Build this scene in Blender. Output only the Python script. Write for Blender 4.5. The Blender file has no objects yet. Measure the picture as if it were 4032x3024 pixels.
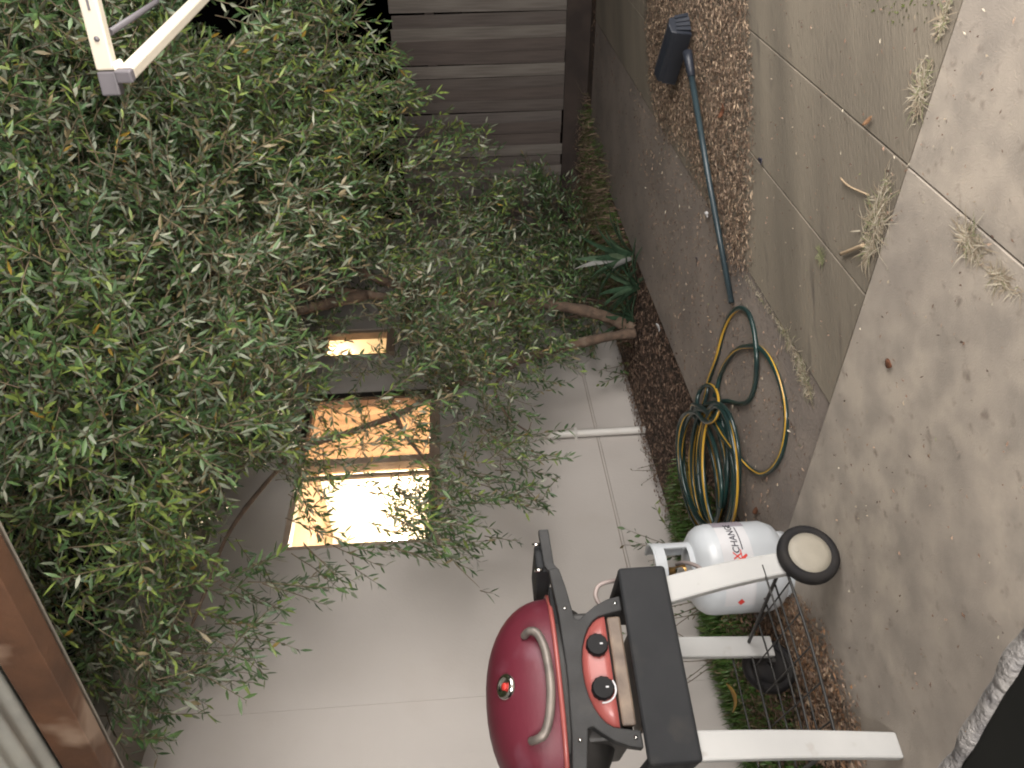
import bpy, bmesh, math, random
import numpy as np
from mathutils import Vector, Matrix
random.seed(7); rng = np.random.default_rng(11)
S = bpy.context.scene
COL = S.collection
R = math.radians

# ------------------------------------------------------------------ camera (phone held sideways)
CAM_H, PITCH, ROLL, AZ, FPX = 1.10, R(3.0), R(3.0), R(39.0), 3029.0
_fw = Vector((0, math.cos(PITCH), -math.sin(PITCH)))
_u0 = Vector((0, math.sin(PITCH), math.cos(PITCH)))
_r0 = Vector((1, 0, 0))
RT = _r0*math.cos(ROLL) - _u0*math.sin(ROLL)
UP = _u0*math.cos(ROLL) + _r0*math.sin(ROLL)
FW = _fw
cd = bpy.data.cameras.new('camera'); cam = bpy.data.objects.new('camera', cd); COL.objects.link(cam)
lx, ly, lz = -UP, RT, -FW
cam.matrix_world = Matrix(((lx.x, ly.x, lz.x, 0), (lx.y, ly.y, lz.y, 0), (lx.z, ly.z, lz.z, CAM_H), (0, 0, 0, 1)))
cd.sensor_width = 36; cd.sensor_fit = 'HORIZONTAL'; cd.lens = 36*FPX/4032
cd.clip_start = 0.05; cd.clip_end = 500
S.camera = cam

# ------------------------------------------------------------------ world: night sky
wd = bpy.data.worlds.new('World'); S.world = wd; wd.use_nodes = True
nt = wd.node_tree; nt.nodes.clear()
sky = nt.nodes.new('ShaderNodeTexSky'); sky.sky_type = 'NISHITA'; sky.sun_disc = False
sky.sun_elevation = R(-4.0); sky.sun_rotation = R(160)
bg = nt.nodes.new('ShaderNodeBackground'); bg.inputs['Strength'].default_value = 0.05
wo = nt.nodes.new('ShaderNodeOutputWorld')
nt.links.new(sky.outputs[0], bg.inputs[0]); nt.links.new(bg.outputs[0], wo.inputs[0])
# faint moonlight
sl = bpy.data.lights.new('moon', 'SUN'); sl.energy = 0.03; sl.angle = R(12); sl.color = (1, .95, .9)
so = bpy.data.objects.new('moon', sl); so.rotation_euler = (R(50), 0, R(-20)); COL.objects.link(so)
# light spilling out of the photographer's own house: an open glass door in the wall right of the
# picture; plus an unseen soft fill added behind the camera
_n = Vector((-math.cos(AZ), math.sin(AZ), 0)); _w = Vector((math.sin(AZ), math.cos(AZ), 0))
def rect_light(name, w, h, watts, loc, facing):
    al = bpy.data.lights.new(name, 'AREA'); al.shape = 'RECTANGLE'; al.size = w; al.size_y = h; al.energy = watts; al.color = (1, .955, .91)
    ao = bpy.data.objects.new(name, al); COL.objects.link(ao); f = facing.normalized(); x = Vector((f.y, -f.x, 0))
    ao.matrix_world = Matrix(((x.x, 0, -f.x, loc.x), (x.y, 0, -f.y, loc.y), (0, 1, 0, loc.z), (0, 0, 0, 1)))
rect_light('doorway_light', 2.4, 2.0, 150, _w*2.1 - _n*1.28 + Vector((0, 0, 1.15)), _n)
rect_light('camera_fill_light', 1.6, 1.8, 250, _w*-1.6 - _n*.95 + Vector((0, 0, 1.2)), _w - _n*.05)  # added fill from the camera side, softens the shade; no window there
S.view_settings.view_transform = 'Standard'; S.view_settings.look = 'None'
S.view_settings.exposure = 0.16; S.view_settings.gamma = 1
S.cycles.filter_width = 2.0; S.cycles.use_denoising = True; S.cycles.use_adaptive_sampling = True; S.cycles.adaptive_threshold = .03
S.cycles.max_bounces = 4; S.cycles.diffuse_bounces = 2; S.cycles.glossy_bounces = 2; S.cycles.transparent_max_bounces = 6; S.cycles.caustics_reflective = False; S.cycles.caustics_refractive = False

# ------------------------------------------------------------------ coordinates
O = Vector((0, 0, CAM_H))
WV = Vector((math.sin(AZ), math.cos(AZ), 0)); NV = Vector((-math.cos(AZ), math.sin(AZ), 0))
def AB(a, b, z=0.0): return WV*a + NV*b + Vector((0, 0, z))
def ray(px, py):
    return FW + RT*((3024-py-1512)/FPX) - UP*((px-2016)/FPX)
def hit(px, py, P, n):
    d = ray(px, py); return O + d*((P-O).dot(n)/d.dot(n))
def onz(px, py, z=0.0): return hit(px, py, Vector((0, 0, z)), Vector((0, 0, 1)))
def onb(px, py, b): return hit(px, py, NV*b, NV)
def ona(px, py, a): return hit(px, py, WV*a, WV)
def at(px, py, depth): return O + ray(px, py)*depth
def ab(p): return (p.dot(WV), p.dot(NV), p.z)
ROTW = math.atan2(WV.y, WV.x)          # local x along the wall, local y towards the wall

# ------------------------------------------------------------------ materials
def rgb(*c): return (c[0], c[1], c[2], 1)
def mat(name, c1, c2=None, rough=.6, scale=8, bump=0, bscale=None, metal=0, spec=.5, detail=6, lo=.35, hi=.65, coat=0, trans=None, c3=None, s3=40, lo3=.62, hi3=.7, stretch=None, world=False, c4=None):
    m = bpy.data.materials.new(name); m.use_nodes = True
    t = m.node_tree; n = t.nodes; b = n['Principled BSDF']
    b.inputs['Base Color'].default_value = rgb(*c1); b.inputs['Roughness'].default_value = rough
    b.inputs['Metallic'].default_value = metal; b.inputs['Specular IOR Level'].default_value = spec
    b.inputs['Coat Weight'].default_value = coat
    if world:
        g = n.new('ShaderNodeNewGeometry'); co = g.outputs['Position']
    else:
        g = n.new('ShaderNodeTexCoord'); co = g.outputs['Object']
    if stretch:
        mp = n.new('ShaderNodeMapping'); mp.inputs['Scale'].default_value = stretch
        if world: mp.inputs['Rotation'].default_value = (0, 0, -ROTW)
        t.links.new(co, mp.inputs[0]); co = mp.outputs[0]
    def noise(s, d=detail):
        x = n.new('ShaderNodeTexNoise'); x.inputs['Scale'].default_value = s; x.inputs['Detail'].default_value = d
        t.links.new(co, x.inputs['Vector']); return x
    def ramp(x, lo, hi):
        r = n.new('ShaderNodeMapRange'); r.inputs['From Min'].default_value = lo; r.inputs['From Max'].default_value = hi
        t.links.new(x.outputs['Fac'], r.inputs['Value']); return r
    last = None
    if c2:
        mx = n.new('ShaderNodeMix'); mx.data_type = 'RGBA'
        mx.inputs['A'].default_value = rgb(*c1); mx.inputs['B'].default_value = rgb(*c2)
        t.links.new(ramp(noise(scale), lo, hi).outputs[0], mx.inputs['Factor']); last = mx.outputs['Result']
    if c3:
        m3 = n.new('ShaderNodeMix'); m3.data_type = 'RGBA'; m3.inputs['B'].default_value = rgb(*c3)
        if last: t.links.new(last, m3.inputs['A'])
        else: m3.inputs['A'].default_value = rgb(*c1)
        t.links.new(ramp(noise(s3, 3), lo3, hi3).outputs[0], m3.inputs['Factor']); last = m3.outputs['Result']
    if c4:
        m4 = n.new('ShaderNodeMix'); m4.data_type = 'RGBA'; m4.inputs['B'].default_value = rgb(*c4[0]); t.links.new(last, m4.inputs['A'])
        t.links.new(ramp(noise(c4[1], 8), c4[2], c4[3]).outputs[0], m4.inputs['Factor']); last = m4.outputs['Result']
    if last: t.links.new(last, b.inputs['Base Color'])
    if bump:
        bp = n.new('ShaderNodeBump'); bp.inputs['Strength'].default_value = bump; bp.inputs['Distance'].default_value = .01
        t.links.new(noise(bscale or scale*4).outputs['Fac'], bp.inputs['Height']); t.links.new(bp.outputs[0], b.inputs['Normal'])
    if trans:
        tb = n.new('ShaderNodeBsdfTranslucent'); tb.inputs[0].default_value = rgb(*trans[0])
        ms = n.new('ShaderNodeMixShader'); ms.inputs[0].default_value = trans[1]
        t.links.new(b.outputs[0], ms.inputs[1]); t.links.new(tb.outputs[0], ms.inputs[2])
        t.links.new(ms.outputs[0], n['Material Output'].inputs[0])
    return m
def emit(name, c, s):
    m = bpy.data.materials.new(name); m.use_nodes = True; t = m.node_tree; t.nodes.clear()
    e = t.nodes.new('ShaderNodeEmission'); e.inputs[0].default_value = rgb(*c); e.inputs[1].default_value = s
    o = t.nodes.new('ShaderNodeOutputMaterial'); t.links.new(e.outputs[0], o.inputs[0]); return m
M = {}
M['pad'] = mat('pad_concrete', (.41, .355, .295), (.285, .25, .212), .9, 9, .14, 200, c3=(.20, .165, .135), s3=19, lo3=.62, hi3=.76, world=True, detail=9, c4=((.235, .205, .178), 1.5, .46, .72))
M['path'] = mat('path_concrete', (.215, .184, .142), (.15, .128, .10), .8, 1.7, .25, 70, c3=(.10, .085, .07), s3=9, lo3=.6, hi3=.8, stretch=(.35, 2.2, 1), world=True, detail=9, c4=((.115, .10, .078), 1.3, .5, .75))
M['path2'] = mat('grey_concrete', (.245, .205, .175), (.185, .155, .135), .85, 3, .3, 80, c3=(.11, .09, .075), s3=22, lo3=.62, hi3=.75, world=True, c4=((.15, .128, .115), 1.8, .5, .72))
M['soil'] = mat('soil', (.075, .045, .03), (.035, .024, .017), .95, 9, .9, 40, world=True)
M['wall'] = mat('wall_paint', (.515, .48, .45), (.475, .44, .412), .75, .9, .10, 60, world=True, c3=(.47, .43, .395), s3=2.2, lo3=.55, hi3=.8, detail=8, c4=((.42, .385, .35), .7, .6, .85))
M['rust'] = mat('bead', (.30, .22, .17), (.16, .10, .07), .7, 14)
M['pvc'] = mat('pvc', (.68, .66, .63), (.60, .57, .53), .4, 5)
M['soffit'] = mat('soffit', (.30, .27, .23), (.24, .21, .18), .7, 3)
M['wframe'] = mat('window_timber', (.42, .33, .26), (.33, .25, .19), .5, 9)
M['wdark'] = mat('window_dark_frame', (.025, .022, .02), None, .4)
M['roomwall'] = mat('room_wall', (.85, .78, .66), None, .8)
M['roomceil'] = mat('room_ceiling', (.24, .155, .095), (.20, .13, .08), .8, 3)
M['curtain'] = mat('curtain', (.34, .24, .165), None, .9, trans=((.40, .27, .175), .55))
M['bulb'] = emit('bulb', (1, .82, .60), 330)
M['glass'] = bpy.data.materials.new('glass'); M['glass'].use_nodes = True
_t = M['glass'].node_tree; _t.nodes.clear()
_g = _t.nodes.new('ShaderNodeBsdfGlossy'); _g.inputs['Roughness'].default_value = .03
_tr = _t.nodes.new('ShaderNodeBsdfTransparent'); _mx = _t.nodes.new('ShaderNodeMixShader'); _mx.inputs[0].default_value = .06
_o = _t.nodes.new('ShaderNodeOutputMaterial')
_t.links.new(_tr.outputs[0], _mx.inputs[1]); _t.links.new(_g.outputs[0], _mx.inputs[2]); _t.links.new(_mx.outputs[0], _o.inputs[0])
M['paling'] = [mat('paling%d' % i, c, c2, .9, 3, .4, 30, stretch=(14, 14, .8)) for i, (c, c2) in enumerate([((.125, .105, .095), (.085, .07, .062)), ((.145, .125, .115), (.10, .085, .078)), ((.11, .088, .078), (.078, .062, .055)), ((.19, .17, .15), (.125, .108, .095))])]
M['plinth'] = mat('plinth', (.05, .036, .030), (.03, .022, .019), .9, 6)
M['rafter'] = mat('rafter', (.17, .082, .045), (.10, .05, .03), .6, 5, .25, 30, c3=(.36, .25, .18), s3=3.2, lo3=.56, hi3=.66)
M['zinc'] = mat('zinc', (.52, .53, .48), (.42, .43, .40), .45, 6, metal=.25)
M['flash'] = mat('flashing', (.46, .42, .36), (.36, .33, .29), .5, 7)
M['bark'] = mat('bark', (.15, .10, .07), (.085, .06, .044), .95, 18, 1.0, 50, c3=(.20, .15, .11), s3=9, lo3=.58, hi3=.7)
M['twig'] = mat('twig', (.15, .12, .07), (.10, .07, .045), .8, 20)
def leafm(n, c, tr, rough=.42): return mat(n, tuple(x*1.12 for x in c), tuple(x*.8 for x in c), rough, 30, spec=.4, detail=1)
M['leaf'] = [leafm('leaf_dark', (.046, .088, .034), (.07, .13, .03)), leafm('leaf_mid', (.078, .135, .046), (.10, .18, .04)),
             leafm('leaf_grey', (.135, .155, .105), (.12, .17, .07), .5), leafm('leaf_lime', (.16, .215, .05), (.22, .30, .04)),
             leafm('leaf_tan', (.19, .155, .085), (.25, .17, .05)), leafm('leaf_pale', (.24, .25, .185), (.2, .22, .12), .5), leafm('leaf_gold', (.26, .17, .03), (.4, .24, .04))]
M['grass'] = [leafm('grass_a', (.075, .155, .032), (.09, .16, .03)), leafm('grass_b', (.10, .145, .04), (.12, .18, .04)), leafm('grass_dry', (.30, .24, .14), (.3, .24, .12))]
M['straw'] = [mat('straw_a', (.40, .33, .24), (.30, .24, .17), .8, 20), mat('straw_b', (.50, .44, .34), None, .8), mat('straw_green', (.24, .25, .13), None, .8)]
M['mulch'] = [mat('mulch_a', (.20, .14, .098), None, .9), mat('mulch_b', (.27, .195, .14), None, .9), mat('mulch_c', (.13, .08, .052), None, .9), mat('mulch_d', (.38, .28, .19), None, .85), mat('mulch_e', (.05, .03, .022), None, .9)]
M['litter'] = [mat('litter_a', (.15, .092, .064), None, .9), mat('litter_b', (.21, .135, .095), None, .9), mat('litter_c', (.09, .056, .041), None, .9), mat('litter_d', (.30, .21, .15), None, .85)]
M['orangeleaf'] = mat('orange_leaf', (.30, .165, .085), (.22, .12, .065), .8, 12)
M['red'] = mat('red_enamel', (.125, .015, .029), (.10, .012, .023), .5, 3, .05, 60, c3=(.15, .05, .07), s3=9, lo3=.55, hi3=.8)
M['redpanel'] = mat('red_panel', (.33, .085, .075), (.27, .065, .058), .4, 9, coat=.15)
M['cast'] = mat('cast_grey', (.046, .046, .047), (.034, .034, .034), .6, 12, .1, 150, spec=.2, c3=(.07, .065, .06), s3=9, lo3=.62, hi3=.8)
M['black'] = mat('black_plastic', (.010, .010, .011), None, .5, spec=.15)
M['tub'] = mat('charcoal_plastic', (.026, .027, .029), (.020, .021, .023), .65, 5, .06, 200, c3=(.042, .040, .037), s3=7, lo3=.6, hi3=.8, spec=.18)
M['dark'] = mat('dark_metal', (.03, .028, .027), (.018, .017, .016), .5, 9)
M['white'] = mat('white_metal', (.43, .43, .42), (.37, .37, .365), .5, 4, c3=(.31, .29, .265), s3=16, lo3=.64, hi3=.76)
M['hub'] = mat('hub_tan', (.29, .265, .215), (.24, .22, .18), .55, 14, c3=(.16, .14, .115), s3=22, lo3=.66, hi3=.78)
M['tyre'] = mat('tyre', (.016, .0155, .017), (.024, .022, .021), .7, 20, spec=.15)
M['handle'] = mat('handle_alloy', (.24, .21, .185), (.15, .13, .118), .48, 20, metal=.35)
M['chrome'] = mat('chrome', (.75, .74, .72), None, .16, metal=1)
M['wire'] = mat('wire', (.018, .017, .016), None, .5)
M['grease'] = mat('greasy_tray', (.20, .15, .11), (.09, .065, .05), .5, 14)
M['cyl'] = mat('cylinder_paint', (.55, .58, .61), (.50, .53, .56), .34, 3, coat=.15, c3=(.44, .45, .46), s3=11, lo3=.64, hi3=.8)
M['label'] = mat('label_white', (.60, .60, .62), None, .4)
M['labelgrey'] = mat('label_grey', (.30, .27, .31), None, .4)
M['ink'] = mat('ink', (.03, .03, .045), None, .5)
M['inkred'] = mat('ink_red', (.62, .045, .035), None, .5)
M['inkyel'] = mat('ink_yellow', (.75, .42, .10), None, .5)
M['brass'] = mat('brass', (.42, .25, .09), None, .35, metal=.9)
M['rubber'] = mat('gas_hose', (.33, .27, .25), (.24, .20, .19), .5, 8)
M['hose'] = mat('hose_green', (.010, .034, .030), (.012, .026, .026), .28, 6, coat=.2)
M['hosey'] = mat('hose_yellow', (.50, .30, .035), (.42, .24, .03), .32, 6)
M['broom'] = mat('broom_plastic', (.018, .022, .032), (.024, .028, .038), .45, 8)
M['broomh'] = mat('broom_handle', (.030, .048, .056), (.022, .035, .042), .35, 10)
M['cream'] = mat('cream_enamel', (.66, .60, .49), (.60, .54, .44), .4, 6)
M['capgrey'] = mat('grey_cap', (.13, .12, .13), None, .5)
M['tabletop'] = mat('table_black', (.010, .011, .010), (.014, .014, .013), .6, 9, spec=.1)
M['trim'] = mat('grey_vinyl', (.27, .255, .24), (.11, .105, .105), .5, 25, .8, 110)
M['stump'] = mat('old_timber', (.20, .115, .075), (.12, .07, .05), .9, 8, .5, 30, stretch=(6, 6, 1))
M['agave'] = [leafm('blade_dark', (.035, .075, .04), (.05, .12, .05), .65), leafm('blade_mid', (.065, .115, .065), (.08, .17, .07), .65), leafm('blade_pale', (.16, .23, .14), (.15, .24, .1)), mat('blade_dead', (.30, .30, .29), (.22, .22, .2), .8, 9)]
M['paper'] = mat('paper', (.78, .77, .78), None, .7)
M['redleaf'] = mat('brown_leaf', (.16, .062, .03), (.10, .04, .02), .8, 20)
M['wood'] = mat('stick', (.38, .29, .19), (.26, .19, .12), .8, 15)
M['moss'] = leafm('moss', (.07, .085, .018), (.1, .12, .02), .9)

# ------------------------------------------------------------------ mesh builder
class MB:
    def __init__(s): s.v = []; s.f = []; s.m = []; s.sm = []
    def add(s, vs, fs, mi=0, smooth=False):
        o = len(s.v); s.v += [tuple(v) for v in vs]
        for f in fs: s.f.append(tuple(i+o for i in f)); s.m.append(mi); s.sm.append(smooth)
    def box(s, lo, hi, mi=0, X=None):
        vs = [Vector((x, y, z)) for z in (lo[2], hi[2]) for y in (lo[1], hi[1]) for x in (lo[0], hi[0])]
        if X: vs = [X @ v for v in vs]
        s.add(vs, [(0, 2, 3, 1), (4, 5, 7, 6), (0, 1, 5, 4), (2, 6, 7, 3), (0, 4, 6, 2), (1, 3, 7, 5)], mi)
    def tube(s, pts, rad, k=8, mi=0, cap=True, stripe=None, twist=0.0, close=False):
        pts = [Vector(p) for p in pts]; n = len(pts)
        rad = rad if hasattr(rad, '__len__') else [rad]*n
        o = len(s.v); u = None; L = 0
        for i, p in enumerate(pts):
            t = (pts[min(i+1, n-1)] - pts[max(i-1, 0)])
            if close: t = pts[(i+1) % n] - pts[i-1]
            t = t.normalized() if t.length > 1e-9 else Vector((0, 0, 1))
            if u is None:
                u = t.orthogonal().normalized()
            u = (u - t*u.dot(t)); u = u.normalized() if u.length > 1e-6 else t.orthogonal().normalized()
            w = t.cross(u)
            if i: L += (p-pts[i-1]).length
            for j in range(k):
                a = 2*math.pi*j/k + twist*L
                s.v.append(tuple(p + (u*math.cos(a) + w*math.sin(a))*rad[i]))
        for i in range(n-1 if not close else n):
            for j in range(k):
                i2 = (i+1) % n
                s.f.append((o+i*k+j, o+i*k+(j+1) % k, o+i2*k+(j+1) % k, o+i2*k+j)); s.sm.append(True)
                s.m.append(stripe[1] if stripe and j in stripe[0] else mi)
        if cap and not close:
            s.f.append(tuple(o+j for j in reversed(range(k)))); s.m.append(mi); s.sm.append(False)
            s.f.append(tuple(o+(n-1)*k+j for j in range(k))); s.m.append(mi); s.sm.append(False)
    def lathe(s, prof, k=32, mi=0, X=None, smooth=True):
        o = len(s.v)
        for r, z in prof:
            for j in range(k):
                a = 2*math.pi*j/k; p = Vector((r*math.cos(a), r*math.sin(a), z)); s.v.append(tuple(X @ p if X else p))
        for i in range(len(prof)-1):
            for j in range(k):
                s.f.append((o+i*k+j, o+i*k+(j+1) % k, o+(i+1)*k+(j+1) % k, o+(i+1)*k+j)); s.m.append(mi); s.sm.append(smooth)
    def prism(s, poly, y0, y1, mi=0, X=None, smooth=False):
        n = len(poly); vs = [Vector((x, y0, z)) for x, z in poly] + [Vector((x, y1, z)) for x, z in poly]
        if X: vs = [X @ v for v in vs]
        fs = [tuple(range(n)), tuple(reversed(range(n, 2*n)))] + [(i, i+n, (i+1) % n+n, (i+1) % n) for i in range(n)]
        s.add(vs, fs, mi)
    def build(s, name, mats, parent=None, bevel=0, loc=None, seg=2):
        me = bpy.data.meshes.new(name); me.from_pydata(s.v, [], s.f)
        if not isinstance(mats, (list, tuple)): mats = [mats]
        for m in mats: me.materials.append(m)
        me.polygons.foreach_set('material_index', s.m); me.polygons.foreach_set('use_smooth', s.sm)
        bm = bmesh.new(); bm.from_mesh(me); bmesh.ops.recalc_face_normals(bm, faces=bm.faces); bm.to_mesh(me); bm.free()
        me.update()
        o = bpy.data.objects.new(name, me); COL.objects.link(o)
        if parent: o.parent = parent
        if loc is not None: o.location = loc
        if bevel:
            b = o.modifiers.new('b', 'BEVEL'); b.width = bevel; b.segments = seg; b.limit_method = 'ANGLE'; b.angle_limit = R(40)
        return o
def tag(o, label=None, cat=None, group=None, kind=None):
    if label: o['label'] = label
    if cat: o['category'] = cat
    if group: o['group'] = group
    if kind: o['kind'] = kind
    return o
def empty(name, loc, rz=0, label=None, cat=None, group=None):
    o = bpy.data.objects.new(name, None); COL.objects.link(o); o.location = loc; o.rotation_euler = (0, 0, rz); o.empty_display_size = .1
    return tag(o, label, cat, group)
def spline(pts, n=8):
    pts = [Vector(p) for p in pts]; out = []
    for i in range(len(pts)-1):
        p0, p1, p2, p3 = pts[max(i-1, 0)], pts[i], pts[i+1], pts[min(i+2, len(pts)-1)]
        for j in range(n):
            t = j/n
            out.append(.5*((2*p1) + (p2-p0)*t + (2*p0-5*p1+4*p2-p3)*t*t + (3*p1-p0-3*p2+p3)*t**3))
    return out + [pts[-1]]
def inpoly(x, y, P):
    c = False; n = len(P)
    for i in range(n):
        x1, y1 = P[i]; x2, y2 = P[i-1]
        if (y1 > y) != (y2 > y) and x < (x2-x1)*(y-y1)/(y2-y1)+x1: c = not c
    return c
def proj(p):
    d = Vector(p)-O; z = d.dot(FW)
    return 2016 - FPX*d.dot(UP)/z, 1512 - FPX*d.dot(RT)/z, z
def fastmesh(name, V, F, mi, mats, parent=None, smooth=False):
    me = bpy.data.meshes.new(name); k = F.shape[1]
    me.vertices.add(len(V)); me.vertices.foreach_set('co', np.asarray(V, np.float32).ravel())
    me.loops.add(F.size); me.loops.foreach_set('vertex_index', F.astype(np.int32).ravel())
    me.polygons.add(len(F)); me.polygons.foreach_set('loop_start', np.arange(0, F.size, k, dtype=np.int32))
    for m in mats: me.materials.append(m)
    me.polygons.foreach_set('material_index', np.asarray(mi, np.int32))
    if smooth: me.polygons.foreach_set('use_smooth', np.ones(len(F), bool))
    me.update(calc_edges=True); me.validate()
    o = bpy.data.objects.new(name, me); COL.objects.link(o)
    if parent: o.parent = parent
    return o

# ------------------------------------------------------------------ ground, slabs
SOIL = -0.05
g = MB()
gx = [-100, -30, -8, 2.3, 2.75, 3.3, 3.7, 9, 30, 100]; ga = [-100, -20, -4, 2, 5, 9, 25, 100]
gz = lambda b: -0.03 if b < 2.5 else (-0.05 if b < 3 else -.07)
vs = [AB(a, b, gz(b)) for a in ga for b in gx]; nb = len(gx)
g.add(vs, [(i*nb+j, i*nb+j+1, (i+1)*nb+j+1, (i+1)*nb+j) for i in range(len(ga)-1) for j in range(nb-1)])
tag(g.build('ground', M['soil']), kind='structure')
def slab(name, a0, a1, b0, b1, m, parent, z=0.0):
    s = MB(); s.box((a0, b0, -.09), (a1, b1, z), 0, Matrix.Rotation(ROTW, 4, 'Z')); return s.build(name, m, parent, bevel=.0025)
pad = tag(empty('patio', AB(0, 0, 0)), kind='structure'); pad.location = (0, 0, 0)
slab('concrete_slab', -4, 1.735, .785, 2.42, M['pad'], pad)
slab('concrete_slab', -4, 1.735, -5, .781, M['pad'], pad)
path = tag(empty('path', (0, 0, 0)), kind='structure')
for b0, b1 in ((-.8, .015), (.019, .396), (.40, .781), (.785, 1.156), (1.160, 1.554)):
    slab('paving_slab', 1.742, 6.35, b0, b1, M['path'], path, -.003)
slab('concrete_slab', 1.744, 6.35, 1.562, 2.52, M['path2'], path, -.009)

# ------------------------------------------------------------------ building with the lit windows
WB = 3.6
hs = empty('house', AB(0, WB, 0), ROTW, 'long cream rendered house wall with lit windows behind the tree', 'house')
def zwall(px, py): p = onb(px, py, WB); return ab(p)
w1a0, w1a1, w1z0, w1z1 = 3.0, 4.40, 1.375, 2.275
w2a0, w2a1, w2z0, w2z1 = 4.90, 5.26, 1.73, 2.275
def wallpanel(a0, a1, z0, z1, holes):
    s = MB(); xs = sorted({a0, a1, *[h[0] for h in holes], *[h[1] for h in holes]}); zs = sorted({z0, z1, *[h[2] for h in holes], *[h[3] for h in holes]})
    T = .09
    for i in range(len(xs)-1):
        for j in range(len(zs)-1):
            cx, cz = (xs[i]+xs[i+1])/2, (zs[j]+zs[j+1])/2
            if any(h[0] < cx < h[1] and h[2] < cz < h[3] for h in holes): continue
            for y in (0, T): s.add([(xs[i], y, zs[j]), (xs[i+1], y, zs[j]), (xs[i+1], y, zs[j+1]), (xs[i], y, zs[j+1])], [(0, 1, 2, 3)])
    for h in holes + [(a0, a1, z0, z1)]:
        c = [(h[0], h[2]), (h[1], h[2]), (h[1], h[3]), (h[0], h[3])]
        for i in range(4):
            p, q = c[i], c[(i+1) % 4]; s.add([(p[0], 0, p[1]), (q[0], 0, q[1]), (q[0], T, q[1]), (p[0], T, p[1])], [(0, 1, 2, 3)])
    return s.build('wall_panel', M['wall'], hs)
H1 = (w1a0, w1a1, w1z0, w1z1); H2 = (w2a0, w2a1, w2z0, w2z1)
zj = .262
for a0, a1, hh in ((-3, 2.0, []), (2.0012, 4.70, [H1]), (4.7012, 7.2, [H2])):
    wallpanel(a0, a1, zj+.004, 2.72, hh)
    wallpanel(a0, a1, -.3, zj-.016, [])
s = MB(); s.box((-3, -.002, zj-.0125), (7.2, .05, zj+.0005)); s.build('joint_bead', M['wall'], hs)
s = MB(); s.box((-3, .006, zj-.0155), (7.2, .012, zj+.0035)); s.build('joint_backing', M['rust'], hs)
s = MB(); s.box((-3, .09, -.3), (-2.9, 3.5, 2.72)); s.box((7.1, .09, -.3), (7.2, 3.5, 2.72)); s.box((-3, 3.5, -.3), (7.2, 3.6, 2.72)); s.build('rear_wall', M['wall'], hs)
s = MB(); s.box((-3.2, -.42, 2.72), (7.4, 3.8, 2.75)); sf = s.build('soffit', M['soffit'], hs)
s = MB(); s.box((-3.2, -.45, 2.70), (7.4, -.42, 2.90)); s.build('fascia', M['flash'], sf)
s = MB(); s.add([(-3.3, -.5, 2.88), (7.5, -.5, 2.88), (7.5, 3.9, 2.95), (-3.3, 3.9, 2.95), (-3.3, 1.7, 3.7), (7.5, 1.7, 3.7)], [(0, 1, 5, 4), (3, 4, 5, 2), (0, 4, 3), (1, 2, 5)]); s.build('roof', M['zinc'], hs)
pT, pB = zwall(2210, 1730), zwall(2500, 1703)
s = MB(); s.tube(spline([(3.83, -.035, -.12), (3.83, -.035, .3), (3.83, -.035, .52), (3.83, -.022, .575), (3.83, .02, .59)], 5), .026, 14); dp = s.build('downpipe', M['pvc'], hs)
s = MB(); s.box((3.798, -.0625, .40), (3.862, -.002, .42)); s.build('bracket', M['pvc'], dp)
def window(a0, a1, z0, z1, mull, m, dark):
    s = MB(); t = .035
    s.box((a0, .01, z0), (a1, .08, z0+t)); s.box((a0, .01, z1-t), (a1, .08, z1))
    s.box((a0, .012, z0+t), (a0+t, .078, z1-t)); s.box((a1-t, .012, z0+t), (a1, .078, z1-t))
    for x in mull: s.box((x-.03, .012, z0+t), (x+.03, .078, z1-t))
    w = s.build('window', m, hs)
    xs = [a0+t] + sum([[x-.03, x+.03] for x in mull], []) + [a1-t]
    for i in range(0, len(xs), 2):
        q = MB(); q.box((xs[i]-.004, .042, z0+t-.004), (xs[i+1]+.004, .047, z1-t+.004)); q.build('pane', M['glass'], w)
    q = MB(); q.box((a0-.03, -.045, z0-.04), (a1+.03, -.002, z0-.003)); q.build('sill', M['wframe'], w)
    return w
W1 = window(*H1, [3.735], M['wframe'], True)
tag(W1, 'wide lit window, left pane glowing white, right pane orange')
q = MB(); q.box((4.36, -.02, 1.40), (4.415, -.003, 2.29)); q.box((3.74, -.02, 2.25), (4.36, -.003, 2.29)); q.build('fly_screen_frame', M['wdark'], W1)
q = MB(); q.box((3.625, .05, 1.412), (3.65, .076, 2.238)); q.build('sash_bar', M['wframe'], W1)
W2 = window(*H2, [], M['wframe'], False); tag(W2, 'small lit window right of the wide one')
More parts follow.
